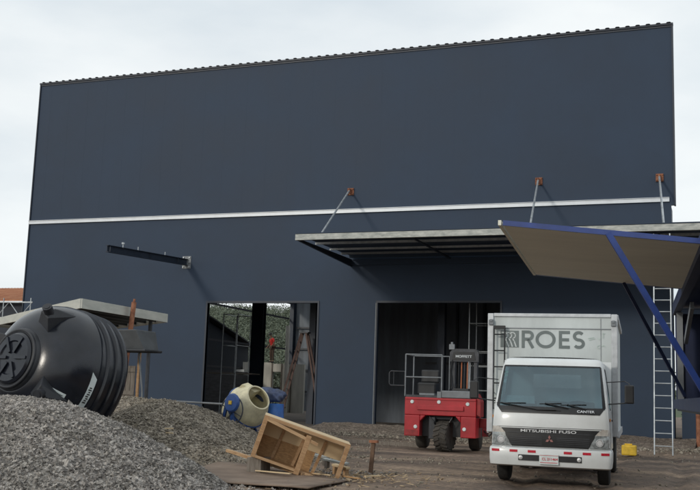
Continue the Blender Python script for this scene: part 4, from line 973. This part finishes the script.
for s in (-1, 1):
    f = MB(); c_ = Vector((s*.72-.02, 1.3, .37)); f.lathe([(.18, -.14), (.33, -.14), (.37, -.09), (.37, .09), (.33, .14), (.18, .14)], c_, (1, 0, 0), 32)
    WH = f.build('wheel', 'dusty', FK, smooth=40); f = MB(); f.lathe([(.2, -.05), (0, -.03)], c_, (1, 0, 0), 16); f.build('rim', 'dullred', WH)
# guard cage on left
f = MB()
for (x, y) in ((-.97, .05), (-.97, 1.0), (.0, .05), (.02, 1.0)): f.tube([(x, y, 1.38), (x, y, 2.47)], .018, 8)
for z in (1.88, 2.47): f.tube([(-.97, .05, z), (.0, .05, z)], .016, 8); f.tube([(-.97, 1.0, z), (-.97, .05, z)], .016, 8)
f.tube([(-.97, 1.0, 2.47), (.02, 1.0, 2.47)], .016, 8); f.build('guard_frame', 'grey', FK, smooth=40)
f = MB(); f.tube([(-1.0, .1, 1.65), (-1.38, .1, 1.65), (-1.42, .1, 1.70), (-1.42, .1, 1.98), (-1.38, .1, 2.02), (-1.0, .1, 2.02), (-1.0, .1, 1.65)], .016, 8); f.tube([(-1.3, .1, 1.65), (-1.3, .1, 2.02)], .01, 6); f.build('side_hoop', 'dgrey', FK, smooth=40)
f = MB(); f.bb((-.75, .5, 1.42), (-.25, 1.0, 1.75)); f.bb((-.75, .95, 1.75), (-.25, 1.05, 2.1)); f.build('seat', 'black', FK, bevel=.04)
# mast
MA = MB(); MA.bb((.08, .95, .5), (.18, 1.15, 2.66)); MA.bb((.68, .95, .5), (.78, 1.15, 2.66)); MST = MA.build('mast', 'dgrey', FK, bevel=.01)
f = MB(); f.prism([(.04, .9, 2.34), (.82, .9, 2.34), (.82, .9, 2.58), (.74, .9, 2.68), (.12, .9, 2.68), (.04, .9, 2.58)], (0, .06, 0)); f.build('mast_header', 'dgrey', MST)
f = MB(); f.prism([(.10, .885, 2.38), (.74, .885, 2.38), (.70, .885, 2.60), (.14, .885, 2.60)], (0, .01, 0)); f.build('header_plate', 'black', MST)
text('MOFFETT', .09, 'mast_lettering', 'galv', MST, (.42, .88, 2.475), off=.003, ext=.002, sx=1.15)
f = MB(); f.bb((.02, .88, 2.66), (.16, .98, 2.80)); f.tube([(.09, .92, 2.80), (.09, .92, 2.86)], .03, 10); f.build('work_lamp', 'grey', MST)
for (x, m_) in ((.26, 'black'), (.34, 'hose'), (.42, 'dgrey'), (.50, 'hose'), (.57, 'galv'), (.63, 'black')):
    f = MB(); f.tube([(x, .98, 1.3), (x+.01, 1.0, 2.36)], .016, 8); f.build('hydraulic_hose', m_, MST, smooth=True)
f = MB(); f.bb((.28, .3, 1.552), (.66, .55, 1.62)); [f.tube([(x, .4, 1.62), (x+.02, .36, 1.72)], .012, 6) for x in (.32, .40, .48, .56)]; f.build('control_lever', 'black', FK)
for (xa, xb) in ((-.30, -.18), (.30, .22)):
    f = MB(); f.tube([(xa, .30, .95), (xa, .05, .86), (xb, .04, .74), (xb, .2, .62)], .014, 8); f.build('hydraulic_hose', 'black', FK, smooth=True)
f = MB(); f.tube([(.0, .92, 1.42), (.1, .88, 1.7), (.06, .9, 2.1), (.12, .9, 2.4)], .018, 8); f.build('hydraulic_hose', 'black', FK, smooth=True)
f = MB(); f.bb((-.93, .0-.008, .38), (.0-.60, -.002, .52)); f.build('mud_plate', 'dullred', FB)
# right hand fork arm assembly
f = MB(); f.bb((.93, .55, .62), (1.48, .72, .86)); f.bb((1.0, .50, .40), (1.14, .70, .62)); f.bb((1.36, .46, .50), (1.52, .76, .94)); f.prism([(.925, .05, .95), (1.03, .05, .9), (1.03, .05, 1.30), (.925, .05, 1.5)], (0, .5, 0)); f.build('stabiliser_arm', 'dullred', FK, bevel=.012)
f = MB(); f.lathe([(.12, -.1), (.29, -.1), (.33, -.06), (.33, .06), (.29, .1), (.12, .1)], (1.42, .95, .33), (1, 0, 0), 28); WH = f.build('wheel', 'dusty', FK, smooth=40)
f = MB(); f.lathe([(.13, -.06), (0, -.05)], (1.42, .95, .33), (1, 0, 0), 16); f.build('rim', 'dullred', WH)
f = MB(); f.tube([(1.05, .5, .55), (1.2, .4, .42), (1.35, .45, .6)], .02, 8); f.build('hydraulic_hose', 'black', FK, smooth=True)

# yellow can by the wall
JC = empty('yellow_crate', (-2.42, 28.0, 0), 'small yellow box on the ground behind the right side of the truck', 'box')
f = MB(); f.bb((-.22, -.15, 0), (.16, .15, .27)); f.build('container', 'yellow', JC, bevel=.03)
f = MB(); f.bb((-.15, -.02, .272), (.05, .02, .31)); f.build('handle', 'yellow', JC, bevel=.01)

# ---------------------------------------------------------------- wing sided trailer at the right edge
WT = empty('wing_trailer', (0, 0, 0), 'dark blue cargo trailer at the right edge with its side panel raised like an awning', 'trailer')
dirv = Vector((-.57, 6.9, 0)).normalized(); sid = Vector((dirv.y, -dirv.x, 0)); h0 = Vector((-.19, 9.64, 0))
def W(a, b, z): return h0+dirv*a+sid*b+Vector((0, 0, z))       # a along the side, b inwards
a0w, a1w = -3.6, 6.95
f = MB(); f.beam(W(a0w, .05, 2.86), W(a1w, .05, 2.86), .10, .12); f.beam(W(a0w, .05, 1.40), W(a1w, .05, 1.40), .10, .14); f.build('side_beam', 'dblue', WT)
f = MB(); f.beam(W(a0w, 1.25, 2.95), W(a1w, 1.25, 2.95), 2.5, .05); f.build('roof', 'dblue', WT)
f = MB(); f.beam(W(a0w, 1.25, 1.34), W(a1w, 1.25, 1.34), 2.4, .08); f.build('floor', 'dgrey', WT)
f = MB(); f.beam(W(a0w, 2.45, 2.14), W(a1w, 2.45, 2.14), .06, 1.5); f.build('side_wall', 'dblue', WT)
f = MB(); f.beam(W(a1w-.03, .06, 2.15), W(a1w-.03, 2.4, 2.15), .05, 1.34); f.build('end_wall', 'dblue', WT)
f = MB(); f.beam(W(a0w+.03, .06, 2.15), W(a0w+.03, 2.4, 2.15), .05, 1.34); f.build('end_wall', 'dblue', WT)
for a in (a0w+.06, 0.05, 6.3, a1w-.12):
    f = MB(); f.beam(W(a, .08, 1.47), W(a, .08, 2.79), .09, .09); f.build('post', 'dblue' if a > 6.5 or a < 0 else 'grey', WT)
f = MB(); f.beam(W(6.2, .16, 2.35), W(4.4, .16, 2.72), .05, .10); f.build('inner_brace', 'grey', WT)
for a in (5.6, 0.2):
    f = MB(); f.beam(W(a, 1.3, 1.3), W(a, 1.3, .04), .09, .09); f.beam(W(a-.12, 1.3, .02), W(a+.12, 1.3, .02), .22, .03); f.build('landing_leg', 'dgrey', WT)
for a in (-2.6, -1.5):
    for b in (.25, 2.2):
        f = MB(); c_ = W(a, b, .5); f.lathe([(.25, -.13), (.46, -.13), (.5, -.08), (.5, .08), (.46, .13), (.25, .13)], c_, sid, 36); WH = f.build('wheel', 'rubber', WT, smooth=40); f = MB(); f.lathe([(.27, -.08), (0, -.04)], c_, sid, 20); f.build('rim', 'grey', WH)
f = MB(); f.beam(W(a0w, .8, 1.2), W(a1w, .8, 1.2), .1, .2); f.beam(W(a0w, 1.7, 1.2), W(a1w, 1.7, 1.2), .1, .2); [f.beam(W(a, .3, .5), W(a, 2.2, .5), .1, .1) for a in (-2.6, -1.5)]; [f.beam(W(a, 1.25, .5), W(a, 1.25, 1.12), .1, .1) for a in (-2.6, -1.5)]; f.build('chassis', 'dgrey', WT)
# raised panel
n0, n1 = Vector((-.19, 9.64, 2.9)), Vector((-.49, 13.4, 2.9)); p0, p1 = Vector((-1.99, 9.42, 3.09)), Vector((-2.28, 12.85, 3.035))
f = MB(); up = Vector((0, 0, -.012))
f.add([n0+up, n1+up, p1+up, p0+up], [(0, 1, 2, 3)]); PN = f.build('side_panel', 'ply', WT, solid=.02)
f = MB(); f.add([q+Vector((0, 0, .022)) for q in (n0, n1, p1, p0)], [(0, 1, 2, 3)]); f.build('outer_skin', 'blue', PN, solid=.012)
f = MB(); f.beam(n0+Vector((.02, -.03, .0)), p0+Vector((0, -.03, 0)), .03, .05); f.build('panel_frame', 'blue', PN)
f = MB(); f.beam(n1+Vector((0, .03, 0)), p1+Vector((0, .03, 0)), .03, .05); f.build('panel_frame', 'blue', PN)
f = MB(); f.beam(p0+Vector((-.03, -.05, 0)), p1+Vector((-.03, .05, 0)), .03, .05); f.build('edge_strip', 'ply', PN)
f = MB(); f.beam((-1.0, 9.42, 2.97), W(.02, .02, 1.50), .032, .055); f.build('strut', 'blue', WT)
f = MB(); f.beam((-1.20, 13.1, 2.93), W(3.75, .02, 1.50), .03, .04); f.build('strut', 'dblue', WT)

f = MB(); f.tube([(-.86, 35.0, -.05), (-.86, 35.0, 1.45)], .07, 8); f.box((-.86, 35.0, 1.47), (.2, .2, .02))
tag(f.build('rusty_post', 'rust'), 'short rusty post standing by the annex wall at the far right edge', 'post')

PR = empty('pipe_rail', (-13.0, 24.0, 0), 'low pale pipe rail on two short posts just behind the smaller gravel heap', 'rail')
f = MB(); f.tube([(-1.3, 0, 1.03), (.6, 0, 1.0)], .025, 8); f.build('pipe', 'grey', PR, smooth=40)
for x in (-1.1, .5):
    f = MB(); f.tube([(x, .0, -.05), (x, .0, .98)], .025, 8); f.build('post', 'dgrey', PR, smooth=40)
